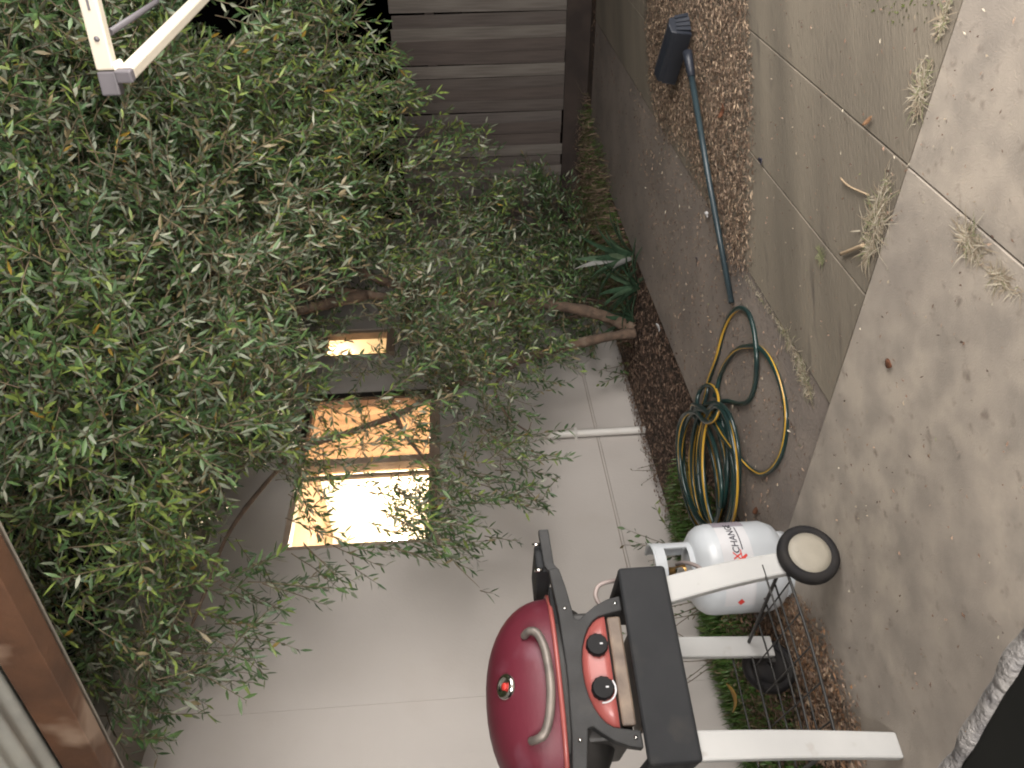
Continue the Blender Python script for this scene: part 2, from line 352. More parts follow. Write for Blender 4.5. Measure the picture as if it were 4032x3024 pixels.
# rooms behind the glass
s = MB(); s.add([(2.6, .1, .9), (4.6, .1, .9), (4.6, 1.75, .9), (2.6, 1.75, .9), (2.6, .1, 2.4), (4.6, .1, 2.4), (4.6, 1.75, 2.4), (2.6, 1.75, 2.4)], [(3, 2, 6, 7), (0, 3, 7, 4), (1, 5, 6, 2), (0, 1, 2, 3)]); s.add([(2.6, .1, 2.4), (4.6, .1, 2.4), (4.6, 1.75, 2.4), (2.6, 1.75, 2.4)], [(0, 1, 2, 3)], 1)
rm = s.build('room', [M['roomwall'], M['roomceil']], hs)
s = MB(); s.lathe([(0, -.1), (.06, -.085), (.1, -.03), (.1, .03), (.06, .085), (0, .1)], 16, 0, Matrix.Translation((3.95, 1.2, 1.75))); s.build('lamp_globe', M['bulb'], rm)
s = MB(); s.add([(4.7, .1, 1.2), (5.5, .1, 1.2), (5.5, .9, 1.2), (4.7, .9, 1.2), (4.7, .1, 2.45), (5.5, .1, 2.45), (5.5, .9, 2.45), (4.7, .9, 2.45)], [(3, 2, 6, 7), (0, 3, 7, 4), (1, 5, 6, 2), (0, 1, 2, 3), (4, 5, 6, 7)]); rm2 = s.build('room', [M['roomwall']], hs)
s = MB(); s.lathe([(0, -.05), (.05, -.03), (.06, 0), (.05, .03), (0, .05)], 14, 0, Matrix.Translation((5.35, .5, 2.3))); s.build('lamp_globe', emit('bulb_small', (1, .70, .40), 110), rm2)
def curtain(a0, a1, y, z0, z1, parent, waves, m):
    s = MB(); n = waves*8
    vs = [(a0+(a1-a0)*i/n, y+.018*math.sin(i*2*math.pi/8)+.006*math.sin(i*1.7), z) for z in (z0, z1) for i in range(n+1)]
    s.add(vs, [(i, i+1, n+2+i, n+1+i) for i in range(n)], 0, True); return s.build('curtain', m, parent)
curtain(3.77, 4.55, .16, 1.2, 2.39, W1, 5, M['curtain'])
curtain(4.9, 5.02, .14, 1.5, 2.4, W2, 2, M['curtain'])

# the photographer's own house wall, to the right of the picture, unseen; backs the doorway light and bounces light into the yard
s = MB(); s.box((-4, -1.6, -.1), (7.5, -1.36, 2.75), 0, Matrix.Rotation(ROTW, 4, 'Z')); tag(s.build('wall_right', M['wall']), kind='structure')
# ------------------------------------------------------------------ lean-to roof at upper left
def rz(b): return 2.36 + (b-1.65)*.085
e0 = onz(0, 2112, 2.36); e1 = onz(460, 2998, 2.45)
aR = ab(e0)[0]; aR1 = ab(e1)[0]
lr = empty('lean_to_roof', AB(aR, WB-.05, 2.3), ROTW, 'lean-to roof with brown rafter and corrugated iron in the upper corner', 'roof')
def RX(a, b, z): return Vector((a-aR, b-WB+.05, z-2.3))
def band(name, a0, a1, d0, d1, m, b0=1.5, b1=3.55):
    s = MB(); vs = [RX(a, b, rz(b)+d) for b in (b0, b1) for d in (d0, d1) for a in (a0, a1)]
    s.add(vs, [(0, 1, 3, 2), (4, 6, 7, 5), (0, 4, 5, 1), (2, 3, 7, 6), (0, 2, 6, 4), (1, 5, 7, 3)]); return s.build(name, m, lr, bevel=.003)
band('rafter', aR-.075, aR, 0, .13, M['rafter'])
band('barge_flashing', aR+.004, aR+.035, .05, .06, M['flash'])
band('barge_flashing', aR+.035, aR+.045, .02, .15, M['flash'])
for i in range(5):                     # corrugated sheets, ribs running down the slope
    s = MB(); a1 = aR+.04-i*.76; a0 = a1-.78; n = 82
    vs = [RX(a0+(a1-a0)*k/n, b, rz(b)+.15+.009*math.sin(k/n*.78/.076*2*math.pi)+i*.002) for b in (1.42, 3.52) for k in range(n+1)]
    s.add(vs, [(k, k+1, n+2+k, n+1+k) for k in range(n)], 0, True); s.build('corrugated_sheet', M['zinc'], lr)
for i in (1, 2, 3): band('rafter', aR-.075-i*.9, aR-i*.9, 0, .13, M['rafter'])
s = MB(); vs = [RX(a, b, z) for a in (aR-3.6, aR+.03) for b in (1.44, 1.49) for z in (2.42, 2.47)]
band('rafter', aR-3.6, aR+.0, -.10, -.004, M['rafter'], 3.46, 3.55)

# ------------------------------------------------------------------ paling fence at the far side
FA = 6.75
fe = empty('paling_fence', AB(FA, 0, 0), ROTW, 'weathered grey timber paling fence at the back of the yard', 'fence')
b = 3.55; i = 0
proto = {}
while b > -3.2:
    wdt = .10
    key = i % 7
    if key not in proto:
        s = MB(); h = 1.62 + random.uniform(-.03, .03); s.box((-.008, -wdt/2, .17), (.008, wdt/2, h)); proto[key] = s
        o = s.build('paling', M['paling'][(i*3+i//4) % 4], fe, bevel=.002); proto[key] = o
    else:
        o = proto[key].copy(); COL.objects.link(o)
    o.location = (random.uniform(-.006, .006), b, random.uniform(-.02, .02)); o.rotation_euler = (random.uniform(-.008, .008), 0, random.uniform(-.05, .05))
    if i % 5 == 3: o.data = o.data.copy(); o.data.materials[0] = M['paling'][random.randrange(4)]
    b -= wdt+random.uniform(.0, .003); i += 1
s = MB(); s.box((-.05, -3.3, -.1), (-.02, 3.6, .17)); s.build('plinth_board', M['plinth'], fe)
for z in (.3, 1.25): s = MB(); s.box((.02, -3.3, z), (.06, 3.6, z+.075)); s.build('rail', M['paling'][2], fe)
for bb_ in (3.0, .6, -1.8): s = MB(); s.box((.06, bb_-.05, -.1), (.16, bb_+.05, 1.6)); s.build('post', M['paling'][2], fe)

# ------------------------------------------------------------------ leaf cloud helper
def leafcloud(name, twigs, mats, parent=None, stem_mat=None):
    """twigs: list of (base, dir, length, nleaf, leaflen, leafwid, matweights, droop)."""
    V = []; F = []; MI = []; SV = MB()
    base = 0; allV = []; allM = []
    for (p, d, L, n, ll, lw, wts, droop) in twigs:
        p = np.array(p); d = np.array(d)/np.linalg.norm(d)
        k = 5; pts = [p]; dd = d.copy()
        for i in range(k):
            dd = dd + np.array([0, 0, -droop/k]) + rng.normal(0, .06, 3); dd /= np.linalg.norm(dd); pts.append(pts[-1]+dd*L/k)
        pts = np.array(pts)
        SV.tube([Vector(q) for q in pts], [.0028, .0026, .0023, .002, .0016, .001], 3, 0, cap=False)
        t = np.linspace(.12, 1, n) * k; i0 = np.minimum(t.astype(int), k-1); fr = (t-i0)[:, None]
        q = pts[i0]*(1-fr) + pts[i0+1]*fr; tan = pts[i0+1]-pts[i0]; tan /= np.linalg.norm(tan, axis=1)[:, None]
        a = np.array([0, 0, 1.]) if abs(d[2]) < .9 else np.array([1., 0, 0])
        u = np.cross(tan, a); u /= np.linalg.norm(u, axis=1)[:, None]; w = np.cross(tan, u)
        ang = np.arange(n)*2.4 + rng.uniform(0, 6.3) + rng.normal(0, .3, n)
        rad = u*np.cos(ang)[:, None] + w*np.sin(ang)[:, None]
        sp = rng.uniform(.6, 1.7, n)[:, None]
        ld = tan + rad*sp; ld[:, 2] -= rng.uniform(0, .35, n); ld /= np.linalg.norm(ld, axis=1)[:, None]
        side = np.cross(ld, rng.normal(0, 1, (n, 3))*.5 + rad); side /= (np.linalg.norm(side, axis=1)[:, None]+1e-9)
        nor = np.cross(side, ld)
        l = (ll*rng.uniform(.65, 1.15, n))[:, None]; wd_ = (lw*rng.uniform(.75, 1.2, n))[:, None]
        bend = rng.uniform(-.06, .14, n)[:, None]*l
        v = np.stack([q, q+ld*l*.4+side*wd_*.5+nor*bend*.3, q+ld*l*.42+nor*wd_*-.12+nor*bend*.3, q+ld*l*.4-side*wd_*.5+nor*bend*.3, q+ld*l*.75+side*wd_*.34-nor*bend*.2, q+ld*l*.75-side*wd_*.34-nor*bend*.2, q+ld*l-nor*bend], 1)
        allV.append(v.reshape(-1, 3)); wc = np.cumsum(wts); r_ = rng.uniform(0, wc[-1], n)
        allM.append(np.searchsorted(wc, r_))
    V = np.concatenate(allV); lm = np.concatenate(allM); nl = len(lm)
    tri = np.array([[0, 1, 2], [0, 2, 3], [2, 1, 4], [2, 5, 3], [2, 4, 6], [2, 6, 5]])
    F = (tri[None] + (np.arange(nl)*7)[:, None, None]).reshape(-1, 3)
    o = fastmesh(name, V, F, np.repeat(lm, 6), mats, parent, True)
    st = SV
    return o, st

# ------------------------------------------------------------------ olive-like tree
tb = onz(2480, 1310, -.06)
tree = empty('olive_tree', tb, 0, 'large grey-green leafy tree spreading over the yard and the lit windows', 'tree')
def L_(p): return Vector(p)-tb
stems = [([(2500, 1312, 5.15), (2400, 1325, 5.12), (2200, 1372, 5.05), (2050, 1418, 5.0), (1870, 1480, 4.9), (1700, 1565, 4.75), (1560, 1635, 4.6), (1380, 1700, 4.4), (1180, 1765, 4.2), (900, 1850, 3.9)], .035, .012),
         ([(2495, 1300, 5.2), (2380, 1245, 5.25), (2200, 1205, 5.2), (2000, 1192, 5.1), (1870, 1205, 5.0), (1650, 1180, 4.9), (1440, 1160, 4.8), (1150, 1120, 4.6), (800, 1080, 4.3), (400, 1050, 3.9)], .042, .018),
         ([(1870, 1205, 5.0), (1750, 1130, 5.0), (1500, 1105, 5.05), (1250, 950, 5.1), (900, 700, 5.0), (500, 500, 4.8)], .038, .014),
         ([(1440, 1160, 4.8), (1100, 1250, 4.4), (750, 1400, 3.9), (400, 1600, 3.4), (250, 1900, 3.0)], .034, .010),
         ([(1180, 1765, 4.2), (1050, 1900, 3.9), (900, 2100, 3.5), (800, 2350, 3.2), (700, 2600, 3.0)], .015, .005),
         ([(1560, 1635, 4.6), (1600, 1720, 4.5), (1700, 1850, 4.35), (1720, 2000, 4.2)], .014, .004),
         ([(2050, 1418, 5.0), (1950, 1520, 4.8), (2000, 1640, 4.6), (2080, 1700, 4.5)], .013, .004),
         ([(1650, 1180, 4.9), (1500, 900, 5.3), (1300, 600, 5.7), (1100, 300, 6.0)], .03, .010)]
s = MB()
for pts, r0, r1 in stems:
    sp = spline([L_(at(*p)) for p in pts], 6); n = len(sp)
    rad = [(r0+(r1-r0)*i/(n-1))*(1+.10*math.sin(i*.9)+.06*math.sin(i*2.3)) for i in range(n)]
    s.tube(sp, rad, 10)
trunk = s.build('trunk', M['bark'], tree)
ALLOW = [(-400, -400), (1560, -400), (1570, 60), (1610, 250), (1730, 400), (1900, 500), (2060, 620), (2150, 850), (2200, 1000), (2280, 1280), (2350, 1340), (2340, 1420), (2240, 1520), (2060, 1590), (2060, 1640), (2270, 1690), (2280, 1760), (2250, 1900), (2160, 2010), (2100, 2100), (1960, 2190), (1780, 2270), (1560, 2290), (1500, 2330), (1170, 2540), (1080, 2720), (900, 2780), (740, 2880), (690, 3060), (200, 3400), (-400, 3400)]
def density(px, py):
    if 690 < px < 930 and py < 150: return .10
    if 930 <= px < 1130 and py < 130: return .45
    if 1130 < px < 1560 and py < 330: return .75
    if 1300 < px < 1520 and 1830 < py < 2170: return .15
    if 1100 < px < 1300 and 1830 < py < 2170: return .36
    if 1520 <= px < 1740 and 1830 < py < 2170: return .7
    if 1210 < px < 1720 and 1560 < py <= 1830: return .4
    if 1260 < px < 1530 and 1290 < py < 1405: return .10
    if 1200 < px < 1560 and 1405 <= py <= 1560: return .30
    if 850 < px < 1100 and 1840 < py < 2180: return .10
    if px > 1900 and 1550 < py < 2100: return .5
    if px > 1720 and 1830 < py < 2300: return .6
    if 650 < px < 1200 and py > 2180: return .22 if px > 850 else .55
    if px > 1400 and py > 2160: return .22
    if px > 1450 and 420 < py < 1000: return .65
    if px > 1560 and 1000 < py < 1560: return .9
    if px > 1100 and py > 1000: return .5
    return 1.0
LOBES = [((.6, 4.7, 3.2), (2.3, 1.9, 2.1)), ((.3, 3.3, 2.7), (1.3, 1.0, 1.1)), ((-.35, 3.2, 2.2), (.9, .75, .95)), ((1.9, 4.6, 2.5), (1.3, 1.4, 1.2)), ((.25, 4.6, 1.3), (.75, .65, .85)), ((1.15, 5.3, 1.25), (.8, .7, 1.0)), ((-.15, 4.1, 1.55), (.7, .5, .7)), ((1.6, 3.2, 2.8), (.9, .9, .9)), ((-.95, 3.0, 2.55), (.5, .45, .5)), ((-.55, 3.0, 2.75), (.55, .5, .5)), ((-.5, 4.1, 1.1), (.5, .4, .45)), ((-.15, 4.4, .95), (.5, .45, .4)), ((.3, 4.75, .8), (.45, .4, .5))]
cl = np.cumsum([r[0]*r[1]*r[2] for _, r in LOBES])
tw = []; tries = 0; NT = 8800
clump = rng.uniform(0, 100, 3)
from mathutils import noise as mn
while len(tw) < NT and tries < 200000:
    tries += 1
    c, r_ = LOBES[int(np.searchsorted(cl, rng.uniform(0, cl[-1])))]
    q = rng.normal(0, 1, 3); q /= np.linalg.norm(q); q *= rng.uniform(0, 1)**(1/3.)
    p = Vector((c[0]+q[0]*r_[0], c[1]+q[1]*r_[1], c[2]+q[2]*r_[2]))
    if (p-O).dot(FW) < 1.7: continue
    px, py, dz = proj(p)
    if not (-350 < px < 2500 and -350 < py < 3350): continue
    A_, B_, Z_ = ab(p)
    if B_ > 3.42 or Z_ < .15 or A_ > 6.6: continue
    if A_ < aR+.12 and B_ > 1.2: continue
    if Z_ > 2.55 and B_ > 3.0: continue
    nz = mn.noise(p*1.6+Vector(clump))
    if nz < -.18 and rng.uniform() < .7: continue
    d = Vector((q[0], q[1], q[2]*.4-.25)) + Vector(rng.normal(0, .55, 3)); d.normalize()
    L = rng.uniform(.16, .34)
    e = p + d*L*.9
    ok = True
    for qq in (p, p+d*L*.5, e):
        x, y, _ = proj(qq)
        if not inpoly(x, y, ALLOW) or rng.uniform() > density(x, y)**.62: ok = False; break
    if not ok or ab(e)[1] > 3.5 or (ab(e)[0] < aR+.08 and ab(e)[1] > 1.2): continue
    kind = mn.noise(p*1.1+Vector((7, 3, 1))) + rng.normal(0, .18)
    if kind > .25: w_ = (2, 4, 2, 4.5, .3, .6, .2)
    elif kind > -.05: w_ = (4, 5, 3.5, 1.8, .3, 1.2, .05)
    elif kind > -.3: w_ = (5, 3.5, 4.5, .4, 1.0, 1.6, .03)
    else: w_ = (4, 2, 3, .3, 3, 1.2, .05)
    tw.append((p, d, L, int(L*62)+2, 0.056, .0118, w_, rng.uniform(.1, .6)))
# sprigs hanging clear of the crown against the pale wall
for px, py, dz, dx, dy, L in [(700, 2560, 2.95, 330, 60, .34), (620, 2480, 2.9, 420, 130, .40), (800, 2400, 3.05, 330, 90, .34), (900, 2330, 3.1, 300, 150, .34), (560, 2720, 2.8, 280, 90, .30), (520, 2860, 2.75, 170, 60, .22), (760, 2600, 2.95, 260, 160, .32), (980, 2250, 3.2, 300, 110, .33), (1180, 2180, 3.4, 220, 130, .30), (1500, 2150, 3.6, 300, 90, .34), (1600, 2130, 3.7, 260, 120, .3), (1330, 2160, 3.5, 200, 140, .28), (1650, 2050, 3.9, 330, 60, .4), (1750, 1980, 4.0, 330, 40, .42), (1850, 1900, 4.1, 300, 60, .38), (1950, 1720, 4.4, 270, 10, .38), (2000, 1800, 4.3, 230, 60, .34), (1950, 1560, 4.6, 220, 60, .34), (2060, 1500, 4.7, 200, 40, .33), (2080, 1430, 4.8, 230, 20, .34), (1700, 2090, 3.8, 240, 100, .34), (870, 2280, 3.1, 240, -60, .3), (640, 2640, 2.8, 240, 20, .3), (1560, 1950, 3.9, 200, 120, .3), (1620, 1880, 4.0, 180, 100, .28), (1500, 2020, 3.8, 210, 90, .28), (1420, 1700, 4.3, 240, 40, .32), (1500, 1620, 4.4, 260, 60, .34), (1150, 1900, 3.7, 170, 120, .26), (1180, 2040, 3.6, 200, 80, .26), (1480, 1900, 4.0, 220, 80, .3), (1540, 2060, 3.9, 180, 60, .28), (1600, 1960, 4.0, 140, 100, .26), (1440, 2110, 3.7, 200, 30, .28)]:
    for j in range(3):
        p = at(px+random.uniform(-60, 60), py+random.uniform(-60, 60), dz+random.uniform(-.15, .25)); e = at(px+dx+random.uniform(-70, 70), py+dy+random.uniform(-60, 60), dz+random.uniform(-.2, .2))
        d = e-p; L2 = min(d.length, L*1.1); tw.append((p, d.normalized(), L2, int(L2*40)+3, 0.063, .0138, (6, 4.5, 2.5, .6, .4, .6, .1), .25))
p = at(1790, 2215, 3.55); tw.append((p, at(1900, 2330, 3.5)-p, .17, 1, .01, .003, (1, 0, 0, 0, 0, 0, 0), .1))
p = at(1890, 2325, 3.5); tw.append((p, at(1950, 2350, 3.5)-p, .06, 4, .066, .013, (3, 4, 1, 0, 1, 0, 0), .2))
twl = [(L_(t[0]), *t[1:]) for t in tw]
crown, st = leafcloud('crown', twl, M['leaf'], tree)
st.build('twigs', M['twig'], tree)

# ------------------------------------------------------------------ barbecue
FL, FR = onz(3530, 2944), onz(3275, 2189)
BM = (FL+FR)/2; BA = math.atan2(FR.y-FL.y, FR.x-FL.x)
bq = empty('barbecue', BM, BA, 'red-lidded gas barbecue on a white-legged trolley', 'barbecue')
BI = (Matrix.Translation(BM) @ Matrix.Rotation(BA, 4, 'Z')).inverted()
FN = Vector((math.sin(BA), -math.cos(BA), 0))
def bl(px, py, off=0.0):      # photo point on the plane `off` metres in front of the front feet, local coords
    return BI @ hit(px, py, BM+FN*off, FN)
# charcoal box under the burners
s = MB(); s.box((-.285, -.06, .545), (.262, -.03, .69)); s.build('front_panel', M['tub'], bq, bevel=.012, seg=3)
for x0, x1 in ((-.283, -.258), (.235, .26)):
    s = MB(); s.box((x0, -.0295, .548), (x1, .40, .688)); s.build('side_panel', M['tub'], bq, bevel=.006)
s = MB(); s.box((-.2575, -.029, .56), (.2345, .40, .575)); s.build('shelf', M['dark'], bq)
s = MB(); s.box((-.20, .035, .70), (.165, .36, .86)); s.build('burner_box', M['dark'], bq, bevel=.01)
s = MB(); s.box((-.17, .0, .695), (.135, .03, .735)); s.build('drip_rail', M['grease'], bq, bevel=.006)
s = MB(); s.prism([(-.15, .655), (.13, .655), (.10, .60), (-.12, .60)], .03, .30); s.build('grease_tray', M['grease'], bq, bevel=.008)
# legs
def leg(p0, p1, w0, w1, t, bow=0.0, name='leg'):
    s = MB(); n = 8; vs = []; fs = []
    p0, p1 = Vector(p0), Vector(p1)
    for i in range(n+1):
        f = i/n; c = p0.lerp(p1, f); c.x += bow*math.sin(f*math.pi); w = (w0+(w1-w0)*f)/2
        vs += [c+Vector((-w, -t/2, 0)), c+Vector((w, -t/2, 0)), c+Vector((w, t/2, 0)), c+Vector((-w, t/2, 0))]
    for i in range(n):
        for j in range(4): fs.append((i*4+j, i*4+(j+1) % 4, i*4+4+(j+1) % 4, i*4+4+j))
    fs += [(0, 1, 2, 3), (n*4, n*4+3, n*4+2, n*4+1)]
    s.add(vs, fs); return s.build(name, M['white'], bq, bevel=.006)
leg((-.238, -.01, .56), (-.276, -.01, 0), .078, .066, .035, .004)
leg((.195, -.005, .56), (.268, -.005, .075), .084, .068, .035, .008)
rt_, rb_ = bl(2690, 2542, -.42), bl(3030, 2548, -.50)
leg((rt_.x, .42, .56), (rb_.x, .50, .08), .072, .072, .03)
leg((-.25, .42, .56), (-.29, .50, 0), .07, .066, .03)
def wheel(c, flip=1):
    w = MB(); X = Matrix.Translation(c) @ Matrix.Rotation(R(90), 4, 'X')
    w.lathe([(.058, -.020), (.085, -.022), (.093, -.012), (.094, 0), (.093, .012), (.085, .022), (.070, .024), (.066, .018), (.058, .016), (.058, -.020)], 40, 0, X)
    o = w.build('wheel', M['tyre'], bq)
    h = MB(); h.lathe([(0, .0235), (.045, .022), (.066, .0175), (.067, .012), (.067, -.015), (0, -.016)], 40, 0, X); h.build('hub_cap', M['hub'] if flip > 0 else M['tyre'], o)
wc = bl(3158, 2186, .045); wheel(Vector((wc.x, -.045, .094)))
wheel(Vector((rb_.x-.055, .545, .094)), -1)
for x_, y0_, y1_ in ((wc.x, -.045, .02), (rb_.x-.05, .48, .55)):
    s = MB(); s.tube([(x_, y0_, .094), (x_, y1_, .094)], .008, 8); s.build('axle', M['wire'], bq)
# wire rack
def wire(pts, r=.0035):
    s = MB(); s.tube(spline(pts, 4), r, 6); s.build('rack_wire', M['wire'], bq)
zr = .165
wire([(.255, -.02, zr), (0, -.02, zr-.008), (-.26, -.02, zr)], .005)
wire([(.25, .10, zr), (0, .10, zr-.008), (-.26, .10, zr)])
wire([(.235, .22, zr), (0, .22, zr-.008), (-.27, .22, zr)])
wire([(.22, .34, zr), (0, .34, zr-.008), (-.27, .34, zr)])
wire([(rb_.x, .485, zr), (-.1, .485, zr), (-.28, .485, zr)], .005)
wire([(.258, -.02, zr+.004), (rb_.x+.01, .49, zr+.004)], .006); wire([(-.265, -.02, zr+.004), (-.28, .485, zr+.004)], .006)
wire([(.255, -.02, zr+.07), (0, -.02, zr+.062), (-.26, -.02, zr+.07)]); wire([(rb_.x, .485, zr+.07), (-.28, .485, zr+.07)])
for x in (.2, .1, 0, -.1, -.2): wire([(x, -.022, zr-.004), (x-.01, .485, zr-.004)], .0025)
# bowl under the lid
CX, CY = -.045, .20
def superell(rx, ry, rzz, z0, up, k=48, n=12, e=2.4, zmax=1.0):
    rings = []
    for i in range(n+1):
        ph = (math.pi/2)*i/n*zmax; rr, zz = math.cos(ph)**.9, math.sin(ph)
        rings.append([(CX+rx*rr*math.copysign(abs(math.cos(t))**(2/e), math.cos(t)), CY+ry*rr*math.copysign(abs(math.sin(t))**(2/e), math.sin(t)), z0+up*rzz*zz) for t in [2*math.pi*j/k for j in range(k)]])
    return rings
def rings_build(name, rings, m, parent, cap=True):
    s = MB(); k = len(rings[0]); vs = [p for r_ in rings for p in r_]
    fs = [(i*k+j, i*k+(j+1) % k, (i+1)*k+(j+1) % k, (i+1)*k+j) for i in range(len(rings)-1) for j in range(k)]
    s.add(vs, fs, 0, True)
    return s.build(name, m, parent)
rings_build('bowl', superell(.295, .20, .19, .905, -1), M['dark'], bq)
rg = superell(.302, .212, .195, .912, 1); ft = superell(.306, .216, .1, .898, 1, n=1, zmax=.0)
lid = rings_build('lid', [[(x, y, .900) for x, y, z in ft[0]]] + rg, M['red'], bq)
lip = superell(.309, .219, .01, .897, 1)
s = MB(); s.tube([Vector(p) for p in lip[0]], .0075, 8, close=True); s.build('rim', M['redpanel'], lid)
def lid_y(x, z):    # front surface of the lid
    lo, hi = CY-.22, CY
    for _ in range(30):
        mid = (lo+hi)/2; ph = math.asin(max(0, min(1, (z-.912)/.195))); rr = math.cos(ph)**.9
        v = (abs(x-CX)/(.302*rr+1e-6))**2.4+(abs(mid-CY)/(.212*rr+1e-6))**2.4
        if v > 1: lo = mid
        else: hi = mid
    return hi
hp = []
for x, z in ((.098, .985), (.103, .970), (.092, .948), (.05, .932), (0, .926), (-.045, .924), (-.09, .927), (-.14, .936), (-.178, .952), (-.19, .972), (-.188, .988)):
    hp.append((x, lid_y(x, z)-.028, z))
hp[0] = (hp[0][0], hp[0][1]+.024, hp[0][2]); hp[-1] = (hp[-1][0], hp[-1][1]+.024, hp[-1][2])
s = MB(); hs_ = spline(hp, 6); s.tube(hs_, [.0128 if 8 < i < len(hs_)-9 else .0118 for i in range(len(hs_))], 10); s.build('handle', M['handle'], lid)
tz = 1.045; tx = bl(1985, 2715, -.07).x; ty = lid_y(tx, tz)
TX = Matrix.Translation((tx, ty+.006, tz)) @ Matrix.Rotation(R(38), 4, 'X')
s = MB(); s.lathe([(.037, 0), (.036, .008), (.028, .014), (.022, .010), (.012, .008), (0, .008)], 28, 0, TX); th = s.build('thermometer', M['chrome'], lid)
s = MB(); s.lathe([(.011, .0085), (.010, .0125), (0, .0135)], 16, 0, TX); s.build('thermometer_centre', M['inkred'], th)
# cast cradle in an X, control panel, knobs
def mir(P): return [(2*-.02-x, z) for x, z in reversed(P)]
rp = [(.0, .872), (.15, .878), (.29, .893), (.292, .862), (.235, .848), (.16, .836), (.132, .832), (.128, .818), (.145, .798), (.168, .765), (.185, .725), (.192, .688), (.148, .688), (.140, .735)]
arc = [(-.02+.158*math.cos(t)*1.0, .742+.085*math.sin(t)) for t in [i*math.pi/14 for i in range(1, 14)]]
rp2 = rp[:-1]; X2 = mir(rp2)
poly = rp2 + [(.138, .742)] + arc + [(-.178, .742)] + X2
s = MB(); s.prism(poly[::-1], -.012, .03); s.build('cradle', M['cast'], bq, bevel=.004)
s = MB(); s.box((-.33, .03, .868), (.25, .06, .897)); s.build('crossbar', M['black'], bq, bevel=.004)
pan = [(.138, .742)] + arc + [(-.178, .742)]
s = MB(); n = len(pan)
c0 = [Vector((x, .004, z)) for x, z in pan]; c1 = [Vector((-.02+(x+.02)*.93, -.012, .742+(z-.742)*.93+.002)) for x, z in pan]; c2 = [Vector((-.02+(x+.02)*.6, -.02, .742+(z-.742)*.72+.008)) for x, z in pan]
s.add(c0+c1+c2, [(i, (i+1) % n, n+(i+1) % n, n+i) for i in range(n)] + [(n+i, n+(i+1) % n, 2*n+(i+1) % n, 2*n+i) for i in range(n)] + [tuple(range(2*n, 3*n))], 0, True)
cp = s.build('control_panel', M['redpanel'], bq)
for kx, dm in ((.045, 0), (-.075, 1)):
    X = Matrix.Translation((kx, -.016, .779)) @ Matrix.Rotation(R(90), 4, 'X')
    s = MB(); k = 48; pr = [(.031, 0), (.031, .018), (.028, .024), (0, .024)]; o0 = 0
    for r_, z in pr: s.v += [tuple(X @ Vector((r_*(1+(.04 if j % 4 < 2 and r_ > .03 else 0))*math.cos(2*math.pi*j/k), r_*(1+(.04 if j % 4 < 2 and r_ > .03 else 0))*math.sin(2*math.pi*j/k), z))) for j in range(k)]
    for i in range(3):
        for j in range(k): s.f.append((i*k+j, i*k+(j+1) % k, (i+1)*k+(j+1) % k, (i+1)*k+j)); s.m.append(0); s.sm.append(False)
    kn = s.build('knob', M['black'], bq)
    s = MB(); s.box((kx-.002, -.0425, .764), (kx+.002, -.040, .772)); s.build('pointer', M['label'], kn)
    if not dm: continue
    a_ = [R(170+i*9) for i in range(16)]
    s = MB(); s.add([(kx+r_*math.cos(t), -.0225, .779+r_*math.sin(t)) for r_ in (.0345, .039) for t in a_], [(i, i+1, 17+i, 16+i) for i in range(15)]); s.build('dial_mark', M['label'], kn)
# folded side-table bracket
s = MB(); s.prism([(.29, .893), (.31, .905), (.43, .912), (.43, .88), (.312, .874), (.292, .86)], .0, .028); s.build('side_bracket', M['cast'], bq, bevel=.004)
s = MB(); s.box((.30, .032, .878), (.395, .30, .928)); s.build('folded_side_shelf', M['tub'], bq, bevel=.008)
for x_ in (.30, .385):
    s = MB(); s.tube([(x_, .015, .908), (x_, .015, .936)], .006, 8); s.build('hinge_pin', M['chrome'], bq)
s = MB(); s.prism([(-.34, .893), (-.36, .905), (-.47, .912), (-.47, .88), (-.362, .874), (-.342, .86)][::-1], .0, .028); s.build('side_bracket', M['cast'], bq, bevel=.004)
for x, z in ((.17, .706), (-.205, .706), (.165, .858), (-.20, .858)):
    s = MB(); s.lathe([(.006, 0), (.005, .004), (0, .005)], 10, 0, Matrix.Translation((x, -.012, z)) @ Matrix.Rotation(R(90), 4, 'X')); s.build('bolt', M['chrome'], bq)
hp = [bl(2365, 2385, -.10), bl(2350, 2362, -.10), bl(2345, 2335, -.1), bl(2358, 2306, -.1), bl(2390, 2292, -.1), bl(2435, 2285, -.12), bl(2560, 2270, -.2), bl(2700, 2292, -.28), bl(2800, 2290, -.27), bl(2770, 2250, -.26), bl(2735, 2225, -.27), bl(2690, 2215, -.30), bl(2665, 2222, -.36)]
s = MB(); s.tube(spline(hp, 6), .0075, 8); s.build('gas_hose', M['rubber'], bq)

# ------------------------------------------------------------------ gas cylinder
cg = onz(3078, 2222); cg.z = -.01
gc = empty('gas_cylinder', cg, 0, 'white gas cylinder with valve collar beside the barbecue', 'gas cylinder')
CR = .162
s = MB(); s.lathe([(.115, 0), (.12, 0), (.12, .03), (.118, .032), (.13, .036), (.148, .050), (CR, .085), (CR, .18), (CR+.001, .19), (CR, .20), (CR, .285), (.157, .310), (.142, .332), (.118, .349), (.08, .362), (.03, .369), (0, .370)], 56); s.build('body', M['cyl'], gc)
s = MB(); k = 40                             # collar: sheet ring with a cut-out facing the barbecue
rc = .098
def arcstrip(a0, a1, z0, z1, r0=rc, t=.006, n=24):
    vs = []
    for i in range(n+1):
        a = a0+(a1-a0)*i/n
        for r_, z in ((r0, z0), (r0+t, z0), (r0+t, z1), (r0, z1)): vs.append((r_*math.cos(a), r_*math.sin(a), z))
    fs = [(i*4+j, i*4+(j+1) % 4, i*4+4+(j+1) % 4, i*4+4+j) for i in range(n) for j in range(4)] + [(0, 1, 2, 3), (n*4, n*4+3, n*4+2, n*4+1)]
    s.add(vs, fs, 0)
